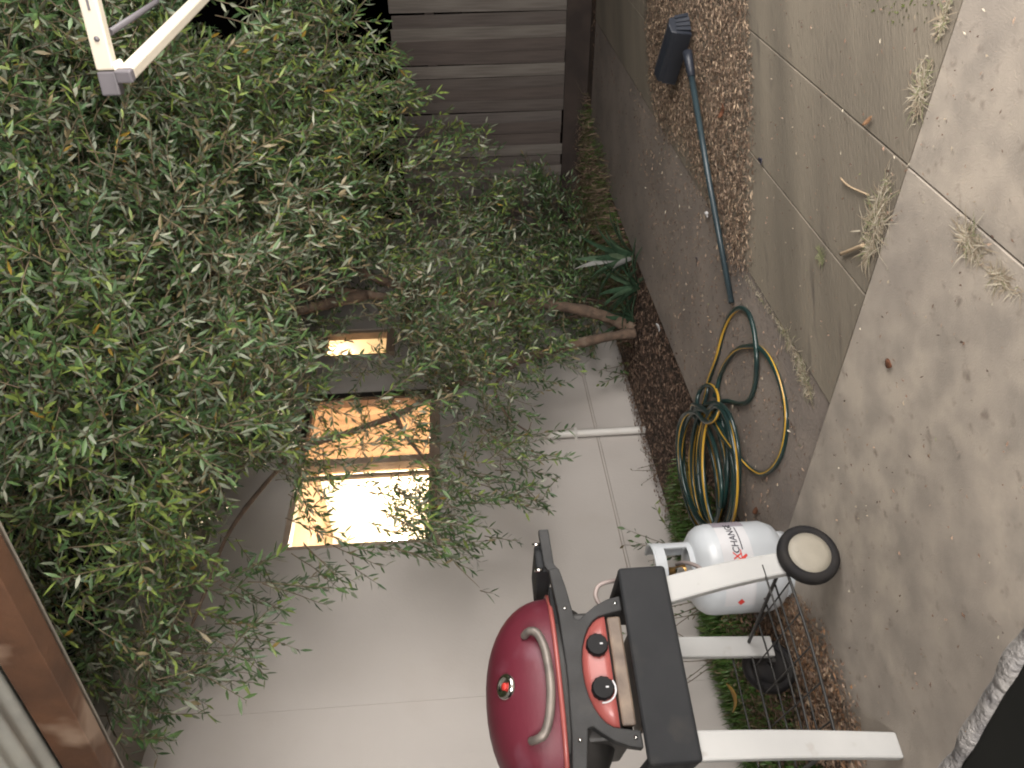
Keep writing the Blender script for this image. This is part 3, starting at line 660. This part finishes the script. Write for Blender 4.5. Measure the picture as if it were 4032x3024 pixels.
VA = math.atan2(-cg.y, -cg.x)               # direction towards the camera
arcstrip(VA-2.6, VA+2.4, .455, .490)
for c, w in ((VA+1.15, .22), (VA-1.25, .30), (VA+2.2, .30), (VA-2.35, .30)): arcstrip(c-w, c+w, .345, .46, rc+.0005, .005, 8)
arcstrip(VA-1.0, VA+.95, .345, .372)
s.tube([(rc*math.cos(VA-2.6+5.0*i/40)+.003*math.cos(VA-2.6+5*i/40), rc*math.sin(VA-2.6+5.0*i/40), .491) for i in range(41)], .006, 6)
s.build('collar', M['cyl'], gc)
s = MB(); s.lathe([(.022, .365), (.022, .40), (.016, .405), (.016, .43), (0, .432)], 16); s.build('valve', M['brass'], gc)
s = MB(); s.tube([(0, 0, .40), (.06*math.cos(VA), .06*math.sin(VA), .40)], .014, 10); s.build('valve_outlet', M['chrome'], gc)
s = MB(); s.lathe([(.018, .433), (.026, .436), (.026, .448), (.016, .452), (0, .452)], 12); s.build('tap', M['black'], gc)
# printed band wrapped round the body
def onc(u, z, r=CR+.0012): a = VA+u/CR; return (r*math.cos(a), r*math.sin(a), z)
def strip(u0, u1, z0, z1, m, r=CR+.0012, nm='label', n=14):
    s = MB(); s.add([onc(u0+(u1-u0)*i/n, z, r) for z in (z0, z1) for i in range(n+1)], [(i, i+1, n+2+i, n+1+i) for i in range(n)], 0, True); return s.build(nm, m, gc)
lb = strip(-.15, .17, .165, .272, M['label'])
strip(.175, .25, .160, .272, M['labelgrey'])
def wraptext(txt, u, z, size, m, shear=0.0):
    cu = bpy.data.curves.new('t', 'FONT'); cu.body = txt; cu.size = size; cu.shear = shear; cu.resolution_u = 2; cu.offset = size*.012
    to = bpy.data.objects.new('t', cu); COL.objects.link(to); bpy.context.view_layer.update()
    me = to.evaluated_get(bpy.context.evaluated_depsgraph_get()).to_mesh()
    s = MB(); s.add([onc(u+v.co.x, z+v.co.y, CR+.0022) for v in me.vertices], [tuple(p.vertices) for p in me.polygons])
    w = max(v.co.x for v in me.vertices); to.to_mesh_clear(); bpy.data.objects.remove(to); s.build('lettering', m, lb); return w
w_ = wraptext('GAS', -.066, .200, .040, M['ink'], .1)
w2_ = wraptext('X', .020, .208, .040, M['inkred'], .2)
wraptext('CHANGE', .046, .210, .034, M['ink'], .1)
for z_, mm, u0, u1 in ((.197, M['ink'], .06, .165), (.205, M['inkred'], .02, .06)):
    s = MB(); s.add([onc(u0+(u1-u0)*i/10, z_+dz_, CR+.0022) for dz_ in (0, .004) for i in range(11)], [(i, i+1, 12+i, 11+i) for i in range(10)]); s.build('printed_rule', mm, lb)
s = MB(); s.add([onc(u, z, CR+.0022) for u, z in ((.0, .235), (.022, .222), (.045, .19), (.038, .186), (.018, .205), (-.002, .228))], [(0, 1, 4, 5), (1, 2, 3, 4)]); s.build('printed_flame', M['inkred'], lb)
s = MB(); s.add([onc(u, z, CR+.0024) for u, z in ((.005, .242), (.02, .236), (.03, .215), (.018, .225))], [(0, 1, 2, 3)]); s.build('printed_flame', M['inkyel'], lb)
s = MB(); s.add([onc(u, z, CR+.0022) for u, z in ((-.145, .215), (-.13, .228), (-.115, .215), (-.13, .202))], [(0, 1, 2, 3)]); s.build('hazard_diamond', M['inkred'], lb)

# ------------------------------------------------------------------ garden hose
ZP = -.012
def zp(zx, zy, h): p = onz(2650+zx/1.8433, 1150+zy/1.8433, ZP+h); return p
hose = empty('garden_hose', zp(290, 1200, 0), 0, 'coiled dark green garden hose with yellow stripe lying on the path', 'hose')
hl = lambda p: p-hose.location
HR = .0098
def run(P, h0=.011, tw_=3.0, ph=0): 
    s = MB(); sp = spline([hl(zp(x, y, h)) for x, y, h in P], 7)
    s.tube(sp, HR, 12, 0, stripe=({0, 1} if ph == 0 else ({0, 6} if ph == 1 else {0}), 1), twist=tw_); return s.build('hose_run', [M['hose'], M['hosey']], hose)
run([(225, 815, .03), (245, 740, .02), (262, 640, .012), (320, 470, .011), (365, 290, .011), (420, 165, .011), (487, 115, .011), (545, 150, .011), (584, 260, .012), (602, 400, .02), (606, 520, .02), (600, 640, .012), (580, 730, .011), (540, 795, .011), (480, 812, .011), (400, 792, .012), (320, 800, .03), (240, 815, .045)])
run([(300, 760, .03), (322, 690, .02), (345, 600, .012), (400, 490, .011), (470, 415, .011), (550, 393, .011), (620, 402, .011), (690, 470, .011), (750, 580, .011), (790, 700, .011), (815, 820, .011), (822, 960, .011), (806, 1100, .011), (770, 1210, .011), (712, 1290, .011), (640, 1322, .011), (560, 1280, .012), (490, 1210, .03), (420, 1130, .055), (350, 1040, .06), (290, 940, .06), (230, 860, .06), (150, 815, .05), (135, 860, .03)], ph=1)
for i, (cx, cy, rx, ry, tilt, h, ph) in enumerate([(300, 1270, 175, 440, .05, .011, 0), (285, 1280, 150, 460, .03, .03, 2), (270, 1250, 120, 420, .07, .012, 4), (230, 1260, 150, 430, -.02, .03, 1), (330, 1260, 150, 450, .06, .05, 3), (255, 1300, 185, 450, -.03, .05, 5), (300, 1250, 95, 400, .08, .045, 2.5), (200, 1290, 140, 420, -.06, .065, .7), (340, 1300, 120, 470, .02, .07, 4.4), (180, 1320, 130, 440, -.08, .02, 1.5)]):
    P = []
    for j in range(21):
        t = 2*math.pi*j/20+ph; ex, ey = rx*math.cos(t), ry*math.sin(t)
        sk = 60*math.sin(t)
        P.append((cx+ex-ey*tilt+sk*.6, cy+ey, h+.008*math.sin(2*t+i)+.003))
    run(P, tw_=2.2+.5*(i % 3), ph=2 if i % 4 else 0)
# ring that ties the coil
P = [(180+80*math.cos(t)+75, 830+150*math.sin(t)*.9-20, .05+.03*math.sin(t)) for t in [2*math.pi*i/14 for i in range(15)]]
run(P, tw_=1)

# ------------------------------------------------------------------ broom
bh0 = onz(2716, 95, .03); bh1 = onz(2652, 290, .03)
hd = empty('broom', (bh0+bh1)/2, 0, 'dark push broom lying on the swept mulch', 'broom')
bdir = (bh1-bh0).normalized(); BLn = (bh1-bh0).length; bs = Vector((-bdir.y, bdir.x, 0))
BXm = Matrix(((bdir.x, bs.x, 0, 0), (bdir.y, bs.y, 0, 0), (0, 0, 1, 0), (0, 0, 0, 1)))
s = MB(); hL = BLn/2
sec = [(-.05, .06), (-.042, .088), (0, .098), (.042, .088), (.05, .06)]
s.add([BXm @ Vector((x, y, z)) for x in (-hL, hL) for y, z in sec], [(0, 1, 2, 3, 4), (9, 8, 7, 6, 5)] + [(i, (i+1) % 5, 5+(i+1) % 5, 5+i) for i in range(5)]); s.build('head', M['broom'], hd, bevel=.006)
s = MB()
for i in range(22):
    for j in range(5):
        x = -hL*.96+2*hL*.96*i/21; y = -.043+.0215*j
        s.add([BXm @ Vector(v) for v in ((x-.007, y-.008, .065), (x+.007, y-.008, .065), (x+.007, y+.008, .065), (x-.007, y+.008, .065), (x-.012+random.uniform(-.01, .01), y*1.25-.01, .0), (x+.012, y*1.25-.01, .0), (x+.012, y*1.25+.01, .0), (x-.012, y*1.25+.01, .0))], [(0, 1, 5, 4), (1, 2, 6, 5), (2, 3, 7, 6), (3, 0, 4, 7)])
bo = s.build('bristles', M['broom'], hd); bo['kind'] = 'stuff'
hA = onz(2716, 262, .075); hB = onz(2880, 1192, .004)
s = MB(); s.tube([hA-hd.location, hA.lerp(hB, .5)-hd.location+Vector((0, 0, .004)), hB-hd.location], [.0135, .0125, .012], 12); s.build('handle', M['broomh'], hd)
s = MB(); dv = (hA-hB).normalized(); s.tube([hA-hd.location-dv*.05, hA-hd.location+dv*.03, hA-hd.location+dv*.07], [.017, .02, .022], 12); s.build('socket', M['broom'], hd)

# ------------------------------------------------------------------ fold-down clothes line frame at upper right
cz = 2.0
k0, k1 = onz(354, 0, cz), onz(424, 275, cz)
cl_ = empty('clothesline', k1, 0, 'cream metal corner of a fold-down clothesline overhead', 'clothesline')
def bar(p, q, w, h, name, m, parent=cl_, up=Vector((0, 0, 1)), ext=0.0, bev=.005):
    p, q = Vector(p), Vector(q); d = (q-p).normalized(); p = p-d*ext; sd = d.cross(up).normalized(); u2 = sd.cross(d)
    s = MB(); vs = [e+sd*a*w/2+u2*b_*h/2-cl_.location for e in (p, q) for a, b_ in ((-1, -1), (1, -1), (1, 1), (-1, 1))]
    s.add(vs, [(0, 1, 2, 3), (7, 6, 5, 4)] + [(i, (i+1) % 4, 4+(i+1) % 4, 4+i) for i in range(4)]); return s.build(name, m, parent, bevel=bev)
d1 = (k0-k1).normalized()
b1_ = bar(k1, k1+d1*1.6, .034, .046, 'front_rail', M['cream'])
bar(k1-d1*.062, k1-d1*.002, .036, .048, 'end_cap', M['capgrey'])
uu = d1.cross(Vector((0, 0, 1)))
sgn = -1 if uu.dot(k1) > 0 else 1
fo = uu*sgn*.0185
bar(k1+d1*.14+fo, k1+d1*1.2+fo, .0016, .006, 'slot', M['capgrey'], b1_, bev=0)
s = MB(); s.lathe([(.007, 0), (.006, .004), (0, .005)], 10, 0, Matrix.Translation(k1-cl_.location+d1*.075+fo) @ (uu*sgn).to_track_quat('Z', 'Y').to_matrix().to_4x4()); s.build('rivet', M['capgrey'], b1_)
q0 = at(500, 290, 1.98); q1 = at(815, -30, 2.65)
b2_ = bar(q0, q0+(q1-q0)*1.9, .03, .04, 'side_arm', M['cream'], ext=.0)
bar(q0-(q1-q0).normalized()*.03, q0-(q1-q0).normalized()*.001, .032, .042, 'end_cap', M['capgrey'])
bar(k1+d1*.02+Vector((0, 0, -.026)), q0+Vector((0, 0, .01)), .012, .03, 'pivot_plate', M['cream'])
t0, t1 = at(432, 128, 2.05), at(640, -8, 2.7)
s = MB(); s.tube([t0-cl_.location, t1-cl_.location, t1-cl_.location+(t1-t0)], .009, 8); s.build('stay_rod', M['capgrey'], cl_)
s = MB(); hpos = k1+d1*1.6; s.box((-.05, -.03, -.3), (.05, .03, .05), 0, Matrix.Translation(hpos-cl_.location)); s.build('wall_bracket', M['capgrey'], cl_)

# ------------------------------------------------------------------ table in the near corner
TZ = .735
t0, t1 = onz(4032, 2590, TZ), onz(3775, 3024, TZ)
td = (t1-t0).normalized(); tn = Vector((td.y, -td.x, 0)); tn = tn if tn.dot(O-t0) > 0 else -tn      # towards the photographer
tb_ = empty('patio_table', t0-Vector((0, 0, TZ)), 0, 'black table with scalloped grey vinyl edging in the near corner', 'table')
TM = Matrix(((td.x, tn.x, 0, 0), (td.y, tn.y, 0, 0), (0, 0, 1, TZ), (0, 0, 0, 1)))
s = MB(); s.box((-.5, 0, -.022), (.5, .26, 0), 0, TM); s.build('tabletop', M['tabletop'], tb_, bevel=.003)
s = MB(); s.tube([TM @ Vector((-.5+i*.0103, -.006, -.004+.0015*math.sin(i*1.3))) for i in range(98)], [.0085+.001*math.sin(i*.9) for i in range(98)], 10, 0); s.build('edge_roll', M['trim'], tb_)
for i in range(18):
    s = MB(); x0 = -.30+i*.043; n = 10
    vs = [TM @ Vector((x0+.0215+.0205*math.cos(t), -.009-.012*math.sin(t)**.4+random.uniform(-.0025, .0025), -.012-.010*math.sin(t)+.004*math.sin(t*5))) for t in [math.pi*j/n for j in range(n+1)]] + [TM @ Vector((x0+.0215, -.006, -.006))]
    s.add(vs, [(j, j+1, n+1) for j in range(n)], 0, True); o = s.build('scallop', M['trim'], tb_); sd = o.modifiers.new('s', 'SOLIDIFY'); sd.thickness = .002
for x in (-.44, .44):
    for y in (.05, .21): s = MB(); s.tube([TM @ Vector((x, y, -.022)), TM @ Vector((x, y, -TZ))], .018, 10); s.build('leg', M['tabletop'], tb_)

# ------------------------------------------------------------------ loose cover: chips, litter, grass
def scatter(name, N, poly_px, z, mats, wts, lmin, lmax, wmin, wmax, hmax=.02, flat=.25, dens=None, bias=None):
    V = []; MI = []; n = 0; tries = 0
    xs = [p[0] for p in poly_px]; ys = [p[1] for p in poly_px]
    gp = [onz(x, y, z) for x, y in poly_px]; gpoly = [(p.x, p.y) for p in gp]
    x0, x1 = min(p[0] for p in gpoly), max(p[0] for p in gpoly); y0, y1 = min(p[1] for p in gpoly), max(p[1] for p in gpoly)
    wc = np.cumsum(wts)
    while n < N and tries < N*12:
        tries += 1
        x, y = random.uniform(x0, x1), random.uniform(y0, y1)
        jx, jy = x+random.gauss(0, .05), y+random.gauss(0, .05)
        if not inpoly(jx, jy, gpoly): continue
        if dens and random.random() > dens(x, y): continue
        zz = z(x, y) if callable(z) else z
        L, w = random.uniform(lmin, lmax), random.uniform(wmin, wmax); a = random.uniform(0, 6.283) if bias is None else random.gauss(bias, .7)
        t = random.uniform(-flat, flat); d = Vector((math.cos(a)*math.cos(t), math.sin(a)*math.cos(t), math.sin(t)))
        sd = Vector((-math.sin(a), math.cos(a), random.uniform(-.5, .5))).normalized(); up = d.cross(sd)
        p = Vector((x, y, zz+.004+random.random()**2*hmax+abs(math.sin(t))*L*.5))
        V += [p-d*L/2, p+sd*w/2, p+d*L/2, p-sd*w/2+up*random.uniform(0, .004), p+up*w*.3]
        MI += [int(np.searchsorted(wc, random.uniform(0, wc[-1])))]*4; n += 1
    F = (np.array([[0, 1, 4], [1, 2, 4], [2, 3, 4], [3, 0, 4]])[None] + (np.arange(n)*5)[:, None, None]).reshape(-1, 3)
    return fastmesh(name, np.array([tuple(v) for v in V]), F, MI, mats)
mp_ = [(2560, -120), (2950, -120), (2962, 300), (2955, 700), (2940, 1080), (2905, 1080), (2850, 900), (2770, 700), (2700, 560), (2600, 470), (2555, 250)]
o = scatter('mulch', 24000, mp_, -.006, M['mulch'], (4, 3, 3, 2, .8), .008, .036, .002, .007, .016, bias=None)
tag(o, 'brown bark mulch swept in a pile around the broom', 'mulch', kind='stuff')
ms = MB(); gpm = [onz(x, y, 0) for x, y in mp_]; cen = sum(gpm, Vector())/len(gpm)
o = scatter('leaf_litter', 15000, [(2345, 0), (2470, -100), (2480, 300), (2530, 700), (2590, 1050), (2680, 1320), (2760, 1640), (2830, 1950), (2860, 2060), (2640, 2060), (2540, 1820), (2470, 1500), (2430, 1300), (2380, 800), (2345, 300)], -.045, M['litter'], (4, 3, 3, 1.3), .012, .045, .004, .014, .03)
tag(o, 'dark leaf litter covering the garden bed along the house wall', 'leaf litter', kind='stuff')
o = scatter('leaf_litter', 2400, [(2480, 300), (2950, 500), (2930, 1100), (3150, 1500), (3180, 1750), (3060, 2000), (2850, 2050), (2760, 1640), (2590, 1050)], -.012, M['litter'] + M['straw'] + M['mulch'][:4], (3, 3, 2, 3, 1.0, .5, .2, 2, 2, 1, 1), .005, .03, .002, .008, .004)
tag(o, 'scattered dead leaves and straw bits on the grey path', 'leaf litter', kind='stuff')
o = scatter('pad_debris', 520, [(3000, -50), (4030, -50), (4030, 2400), (3500, 3000), (3300, 2300), (3230, 1600), (2960, 1060)], 0, M['litter'] + M['straw'], (2, 3, 3, 2, 1.2, .6, .1), .004, .016, .002, .006, .002)
tag(o, 'tiny leaf crumbs and grit scattered over the patio concrete', 'debris', kind='stuff')
o = scatter('leaf_litter', 4200, [(3090, 2300), (3180, 2420), (3290, 2640), (3380, 2900), (3420, 3020), (3250, 3020), (3180, 2700), (3060, 2420)], .002, [M['orangeleaf']] + M['litter'] + [M['mulch'][3]], (3, .6, 2, .4, 2.5, 2), .008, .030, .003, .010, .010)
tag(o, 'orange-brown dead leaves heaped along the patio edge under the barbecue', 'leaf litter', kind='stuff')
o = scatter('leaf_litter', 3800, [(3000, 2060), (3090, 2300), (3060, 2420), (3180, 2700), (3250, 3020), (3010, 3020), (2930, 2700), (2850, 2400), (2800, 2060)], -.035, M['litter'] + [M['orangeleaf'], M['leaf'][4]], (4, 3, 3, .8, 1, 1), .012, .045, .005, .016, .02)
tag(o, 'brown leaf litter beneath the barbecue rack', 'leaf litter', kind='stuff')
def grass(name, N, gpoly, z, hmin, hmax, mats, wts, lean=.35):
    V = []; MI = []; n = 0; wc = np.cumsum(wts)
    x0, x1 = min(p[0] for p in gpoly), max(p[0] for p in gpoly); y0, y1 = min(p[1] for p in gpoly), max(p[1] for p in gpoly)
    tr = 0
    while n < N and tr < N*20:
        tr += 1
        A, B = random.uniform(x0, x1), random.uniform(y0, y1)
        if not inpoly(A+random.gauss(0, .03), B+random.gauss(0, .03), gpoly) or B > 3.55: continue
        if mn.noise(Vector((A*3, B*3, 4))) < -.25 and random.random() < .7: continue
        h = random.uniform(hmin, hmax); a = random.uniform(0, 6.283); l = random.uniform(.1, lean)*h
        p = AB(A, B, z); s_ = Vector((-math.sin(a), math.cos(a), 0))*random.uniform(.002, .0045); d = Vector((math.cos(a), math.sin(a), 0))
        if ab(p+d*l*2)[1] > 3.57: d = -d
        m_ = p+d*l*.5+Vector((0, 0, h*.6)); e = p+d*l*1.6+Vector((0, 0, h*random.uniform(.75, 1)))
        V += [p-s_, p+s_, m_+s_*.8, m_-s_*.8, e]; MI += [int(np.searchsorted(wc, random.uniform(0, wc[-1])))]*3; n += 1
    F = (np.array([[0, 1, 2], [0, 2, 3], [3, 2, 4]])[None] + (np.arange(n)*5)[:, None, None]).reshape(-1, 3)
    return fastmesh(name, np.array([tuple(v) for v in V]), F, MI, mats)
o = grass('grass', 15000, [(.2, 2.75), (1.5, 2.72), (1.9, 2.9), (2.45, 2.78), (2.95, 3.0), (3.1, 3.3), (2.9, 3.56), (.2, 3.56)], -.06, .02, .09, M['grass'], (5, 3, .5))
tag(o, 'rough green grass growing along the wall behind the barbecue and cylinder', 'grass', kind='stuff')
o = grass('grass', 5200, [(4.6, 2.55), (5.6, 2.35), (6.6, 2.2), (6.68, 3.5), (5.0, 3.5), (4.3, 3.2)], -.05, .02, .15, M['grass'] + [M['mulch'][1], M['litter'][1]], (3, 2, .8, 3, 3), 1.4)
tag(o, 'long unkempt grass in the far bed between tree and fence', 'grass', kind='stuff')
o = grass('grass', 1500, [(5.3, -.9), (6.6, -1.2), (6.66, 1.3), (5.9, 1.1), (5.0, .35)], -.01, .02, .10, M['grass'] + [M['moss']], (3, 3, .6, 3), .6)
tag(o, 'low mossy grass at the foot of the fence beyond the broom', 'grass', kind='stuff')
mo = grass('moss', 1600, [(1.755, .30), (1.80, .42), (1.95, .52), (2.3, .50), (2.6, .30), (2.5, .0), (1.76, .0)], -.006, .002, .008, [M['moss']], (1,), 1.5)
tag(mo, 'yellow-green moss film on the paving near the patio corner', 'moss', kind='stuff')
o = scatter('twig_litter', 1500, [(2100, 520), (2330, 480), (2380, 800), (2330, 900), (2150, 780)], .02, M['mulch'], (4, 4, 2, 3, 1), .02, .08, .003, .010, .06, .5)
tag(o, 'heap of dry brown clippings in the far bed', 'clippings', kind='stuff')

# ------------------------------------------------------------------ plants
def strap_plant(name, base, n, L, w, mats, label, cat='plant', spread=1.0, seed=1, upright=.9):
    rnd = random.Random(seed); root = empty(name, base, 0, label, cat)
    for i in range(n):
        a = i*2.4+rnd.uniform(-.3, .3); l = L*rnd.uniform(.55, 1.1); el = rnd.uniform(.35, upright)
        d = Vector((math.cos(a), math.sin(a), 0)); s = MB(); vs = []; k = 7; p = Vector((d.x*.02, d.y*.02, 0)); dr = (d*spread*(1-el)+Vector((0, 0, el))).normalized()
        sd = Vector((-d.y, d.x, 0))
        for j in range(k+1):
            f = j/k; ww = w*(.6+.8*f if f < .35 else .88*(1-((f-.35)/.65)**1.8)+.03)*.5
            vs += [p-sd*ww, p+Vector((0, 0, -ww*.5)), p+sd*ww]
            p = p+dr*l/k; dr = (dr+Vector((0, 0, -.16*rnd.uniform(.5, 1.5)))+d*.05).normalized()
            if ab(base+p)[1] > 3.55: p = p-NV*(ab(base+p)[1]-3.55)
        s.add(vs, [(j*3+q, j*3+q+1, j*3+q+4, j*3+q+3) for j in range(k) for q in (0, 1)], 0, True)
        s.build('leaf_blade', mats[rnd.choices(range(len(mats)), (5, 4, 1.2, .6)[:len(mats)])[0]], root)
    return root
strap_plant('strap_leaf_plant', onz(2495, 1010, -.04), 26, .46, .045, M['agave'], 'strap-leaved plant with pale blades right of the tree trunk', seed=3)
strap_plant('strap_leaf_plant', onz(2500, 1255, -.04), 18, .30, .035, M['agave'][:2], 'short dark strap-leaved clump hiding the foot of the trunk', seed=8)
strap_plant('strap_leaf_plant', onz(2515, 1130, -.04), 24, .36, .040, M['agave'][:2], 'dark green strap-leaved plant between the pale-bladed one and the trunk', seed=5)
def weed(name, base, n, H, label, lean, seed, leafscale=.035, mats=None, cat='weed'):
    global rng
    root = empty(name, base, 0, label, cat); rn = np.random.default_rng(seed); tw = []
    for i in range(n):
        d = Vector((lean[0]+rn.normal(0, .35), lean[1]+rn.normal(0, .2), 1)); L = H*rn.uniform(.55, 1.1)
        tw.append((Vector((rn.normal(0, .03), rn.normal(0, .015), 0)), d, L, max(3, int(L*28)), leafscale, leafscale*.3, (4, 3, 1, 1, 1, .4, 0), .25))
    lf, st = leafcloud('leaves', tw, mats or M['leaf'], root); st.build('stems', M['twig'], root)
wl = WV*-.5
weed('weed', AB(2.62, 3.36, -.06), 6, .42, 'leggy green weed against the wall just left of the downpipe', (wl.x*-.3, wl.y*-.3), 3, .055)
weed('weed', AB(2.30, 3.40, -.06), 7, .46, 'wiry weed against the wall above the gas cylinder collar', (0, 0), 4, .03)
weed('weed', AB(2.0, 3.42, -.06), 6, .5, 'thin dry weed stems behind the barbecue hose loop', (0, 0), 6, .02)
weed('weed', AB(3.35, 3.45, -.06), 4, .22, 'small sprig at the wall foot right of the downpipe', (0, 0), 8, .02)
weed('weed', AB(4.28, 3.42, -.06), 5, .24, 'small grassy sprig at the wall foot beside the trunk', (0, 0), 9, .06)
# dark shrubs in the far corner
def shrub(base, R_, H, n, label, seed):
    global rng
    root = empty('shrub', base, 0, label, 'shrub'); rn = np.random.default_rng(seed); tw = []
    for i in range(n):
        q = rn.normal(0, 1, 3); q /= np.linalg.norm(q); q *= rn.uniform(.3, 1)**.5
        p = Vector((q[0]*R_, q[1]*R_, H*.55+q[2]*H*.5)); 
        if ab(base+p)[1] > 3.4 or ab(base+p)[0] > 6.6 or p.z < .02: continue
        x, y, _ = proj(base+p)
        tw.append((p, Vector((q[0], q[1], .5+q[2]*.3)), rn.uniform(.14, .28), 13, .062, .014, (6, 4, 2.5, .5, 1.5, .6, 0), .3))
    lf, st = leafcloud('foliage', tw, M['leaf'], root); st.build('stems', M['twig'], root)
    s = MB()
    for i in range(5): a = i*1.3; s.tube([(0, 0, -.05), (math.cos(a)*R_*.3, math.sin(a)*R_*.3, H*.5), (math.cos(a)*R_*.6, math.sin(a)*R_*.6, H*.85)], [.014, .009, .004], 5); s.tube
    b_ = s.build('branches', M['bark'], root); b_['kind'] = 'stuff'
shrub(AB(4.85, 3.22, -.05), .36, .85, 190, 'grey-green shrub against the wall just right of the trunk', 23)
shrub(AB(5.3, 3.2, -.05), .38, .75, 190, 'small shrub against the wall below the small lit window', 24)
shrub(AB(5.85, 3.15, -.05), .5, 1.0, 300, 'dark bushy shrub between the tree and the fence', 21)
# old timber stump
sp_ = onz(2285, 810, -.04)
s = MB(); k = 14; rr_ = [.085, .078, .074, .07]; s.tube([(0, 0, -.05), (0.005, 0, .1), (.01, .005, .22), (.012, .01, .34)], rr_, 14); s.v = [(x+mn.noise(Vector((x*14, y*14, z*3)))*.012, y+mn.noise(Vector((x*14+5, y*14, z*3)))*.012, z) for x, y, z in s.v]
tag(s.build('tree_stump', M['stump'], loc=sp_), 'brown weathered stump standing in the far garden bed', 'stump')

# dry grass tufts in the slab joints
def tuft(px0, py0, px1, py1, n, label, L=.07, z=0.0, green=.15, w=.012):
    p0, p1 = onz(px0, py0, z), onz(px1, py1, z); V = []; MI = []
    c = (p0+p1)/2
    cs = [(random.random(), random.uniform(.03, .12), random.uniform(.3, 1.5)) for _ in range(6)]
    for i in range(n):
        cf, cw, cl2 = random.choice(cs); f = min(1, max(0, random.gauss(cf, cw))) if random.random() < (.75 if n > 130 else 0) else random.random(); ww = w*cl2
        p = p0.lerp(p1, f)-c+Vector((random.gauss(0, ww), random.gauss(0, ww), 0)); a = random.uniform(0, 6.283); l = L*random.uniform(.25, 1.0)*random.choice((.6, 1, 1, 1.4))*(1-.5*abs(f-.5)*2)
        d = Vector((math.cos(a), math.sin(a), random.uniform(.02, .28))).normalized(); s_ = Vector((-math.sin(a), math.cos(a), 0))*random.uniform(.0006, .0022)
        m_ = p+d*l*.55; e = m_+Vector((d.x, d.y, -.1))*l*.5
        if e.z < .003: e.z = .003
        V += [p-s_, p+s_, m_+s_*.8, m_-s_*.8, e]; MI += [2 if random.random() < green else int(random.random() < .45)]*3
    F = (np.array([[0, 1, 2], [0, 2, 3], [3, 2, 4]])[None] + (np.arange(n)*5)[:, None, None]).reshape(-1, 3)
    o = fastmesh('dry_grass_tuft', np.array([tuple(v) for v in V]), F, MI, M['straw']); o.location = c
    return tag(o, label, 'grass tuft', 'dry grass tufts in the concrete joints')
tuft(3500, 700, 3410, 1020, 620, 'largest straw-coloured grass tuft, spread along the patio edge joint', .085, 0, .22, .016)
tuft(3650, 260, 3600, 470, 330, 'straw tuft in the patio edge joint nearest the moss', .06, 0, .2, .010)
tuft(3740, 0, 3690, 150, 160, 'thin straw tuft at the far right end of the patio edge', .045, 0, .3, .006)
tuft(3770, 860, 3860, 1020, 300, 'pale straw tuft growing from the joint inside the patio slab', .065, 0, .08, .010)
tuft(3900, 1060, 4030, 1170, 160, 'flattened straw line at the near end of the slab joint', .05, 0, .05, .006)
tuft(3060, 1260, 3170, 1450, 260, 'wispy dry tuft on the path joint beside the upper hose loop', .06, -.006, .3, .010)
tuft(3130, 1400, 3200, 1570, 260, 'dry tuft on the path joint beside the big hose loop', .06, -.006, .25, .010)
tuft(2935, 1090, 3060, 1260, 120, 'sparse straw along the path joint below the broom handle', .035, -.006, .1, .006)
tuft(3225, 985, 3240, 1030, 110, 'little yellow-green tuft at the end of a paving joint', .045, 0, .8, .006)
# litter one can point at
def leafthing(name, px, py, z, L, W, rot, m, label, cat, curl=.2):
    s = MB(); n = 6; p = onz(px, py, z)
    vs = []
    for i in range(n+1):
        f = i/n; w = W*math.sin(math.pi*min(1, f*.9+.05))**.8/2; x = (f-.5)*L; h = .004+curl*L*(f-.5)**2*2
        vs += [(x, -w, h+w*.3), (x, 0, h), (x, w, h+w*.3)]
    s.add(vs, [(i*3+j, i*3+j+1, i*3+j+4, i*3+j+3) for i in range(n) for j in (0, 1)], 0, True)
    o = s.build(name, m, loc=p); o.rotation_euler = (0, 0, rot); sd = o.modifiers.new('s', 'SOLIDIFY'); sd.thickness = .0012
    return tag(o, label, cat)
leafthing('dead_leaf', 3505, 1430, .001, .032, .026, 1.0, M['redleaf'], 'round red-brown leaf alone on the pale patio concrete', 'leaf', .05)
leafthing('dead_leaf', 2855, 435, .004, .07, .04, -1.0, M['redleaf'], 'curled purplish dead leaf lying on the mulch', 'leaf', .5)
leafthing('dead_leaf', 3425, 475, .0, .05, .014, 1.7, M['orangeleaf'], 'narrow tan leaf on the paving between two straw tufts', 'leaf', .2)
leafthing('dead_leaf', 3005, 635, -.004, .035, .022, .6, M['ink'], 'small black curled leaf on the paving beside the mulch', 'leaf', .6)
leafthing('dead_leaf', 2750, 1022, -.01, .028, .02, .3, M['ink'], 'tiny black leaf on the grey path near the broom handle', 'leaf', .6)
leafthing('dead_leaf', 2985, 2010, -.01, .06, .028, 2.0, M['redleaf'], 'brown leaf on the path beside the hose coil end', 'leaf', .3)
leafthing('yellow_leaf', 2905, 2745, .02, .12, .055, .6, mat('yellow_leaf', (.50, .30, .05), (.40, .22, .04), .6, 14), 'large yellow leaf in the grass behind the trolley leg', 'leaf', .5)
leafthing('paper_scrap', 2600, 1290, -.03, .085, .03, .9, M['paper'], 'white paper scrap in the leaf litter by the trunk base', 'scrap', .3)
leafthing('paper_scrap', 2793, 845, -.005, .045, .026, .9, M['paper'], 'small white scrap touching the broom handle', 'scrap', .5)
def stick(pts, r, label, z=.006):
    P = [onz(x, y, z) for x, y in pts]; c = P[0]; s = MB(); s.tube(spline([p-c for p in P], 4), r, 6); return tag(s.build('stick', M['wood'], loc=c), label, 'stick')
stick([(3310, 702), (3345, 735), (3420, 768)], .003, 'thin pale twig on the paving beside the largest straw tuft')
stick([(3400, 965), (3350, 985), (3312, 1000)], .006, 'stubby pale stick poking from the largest straw tuft')
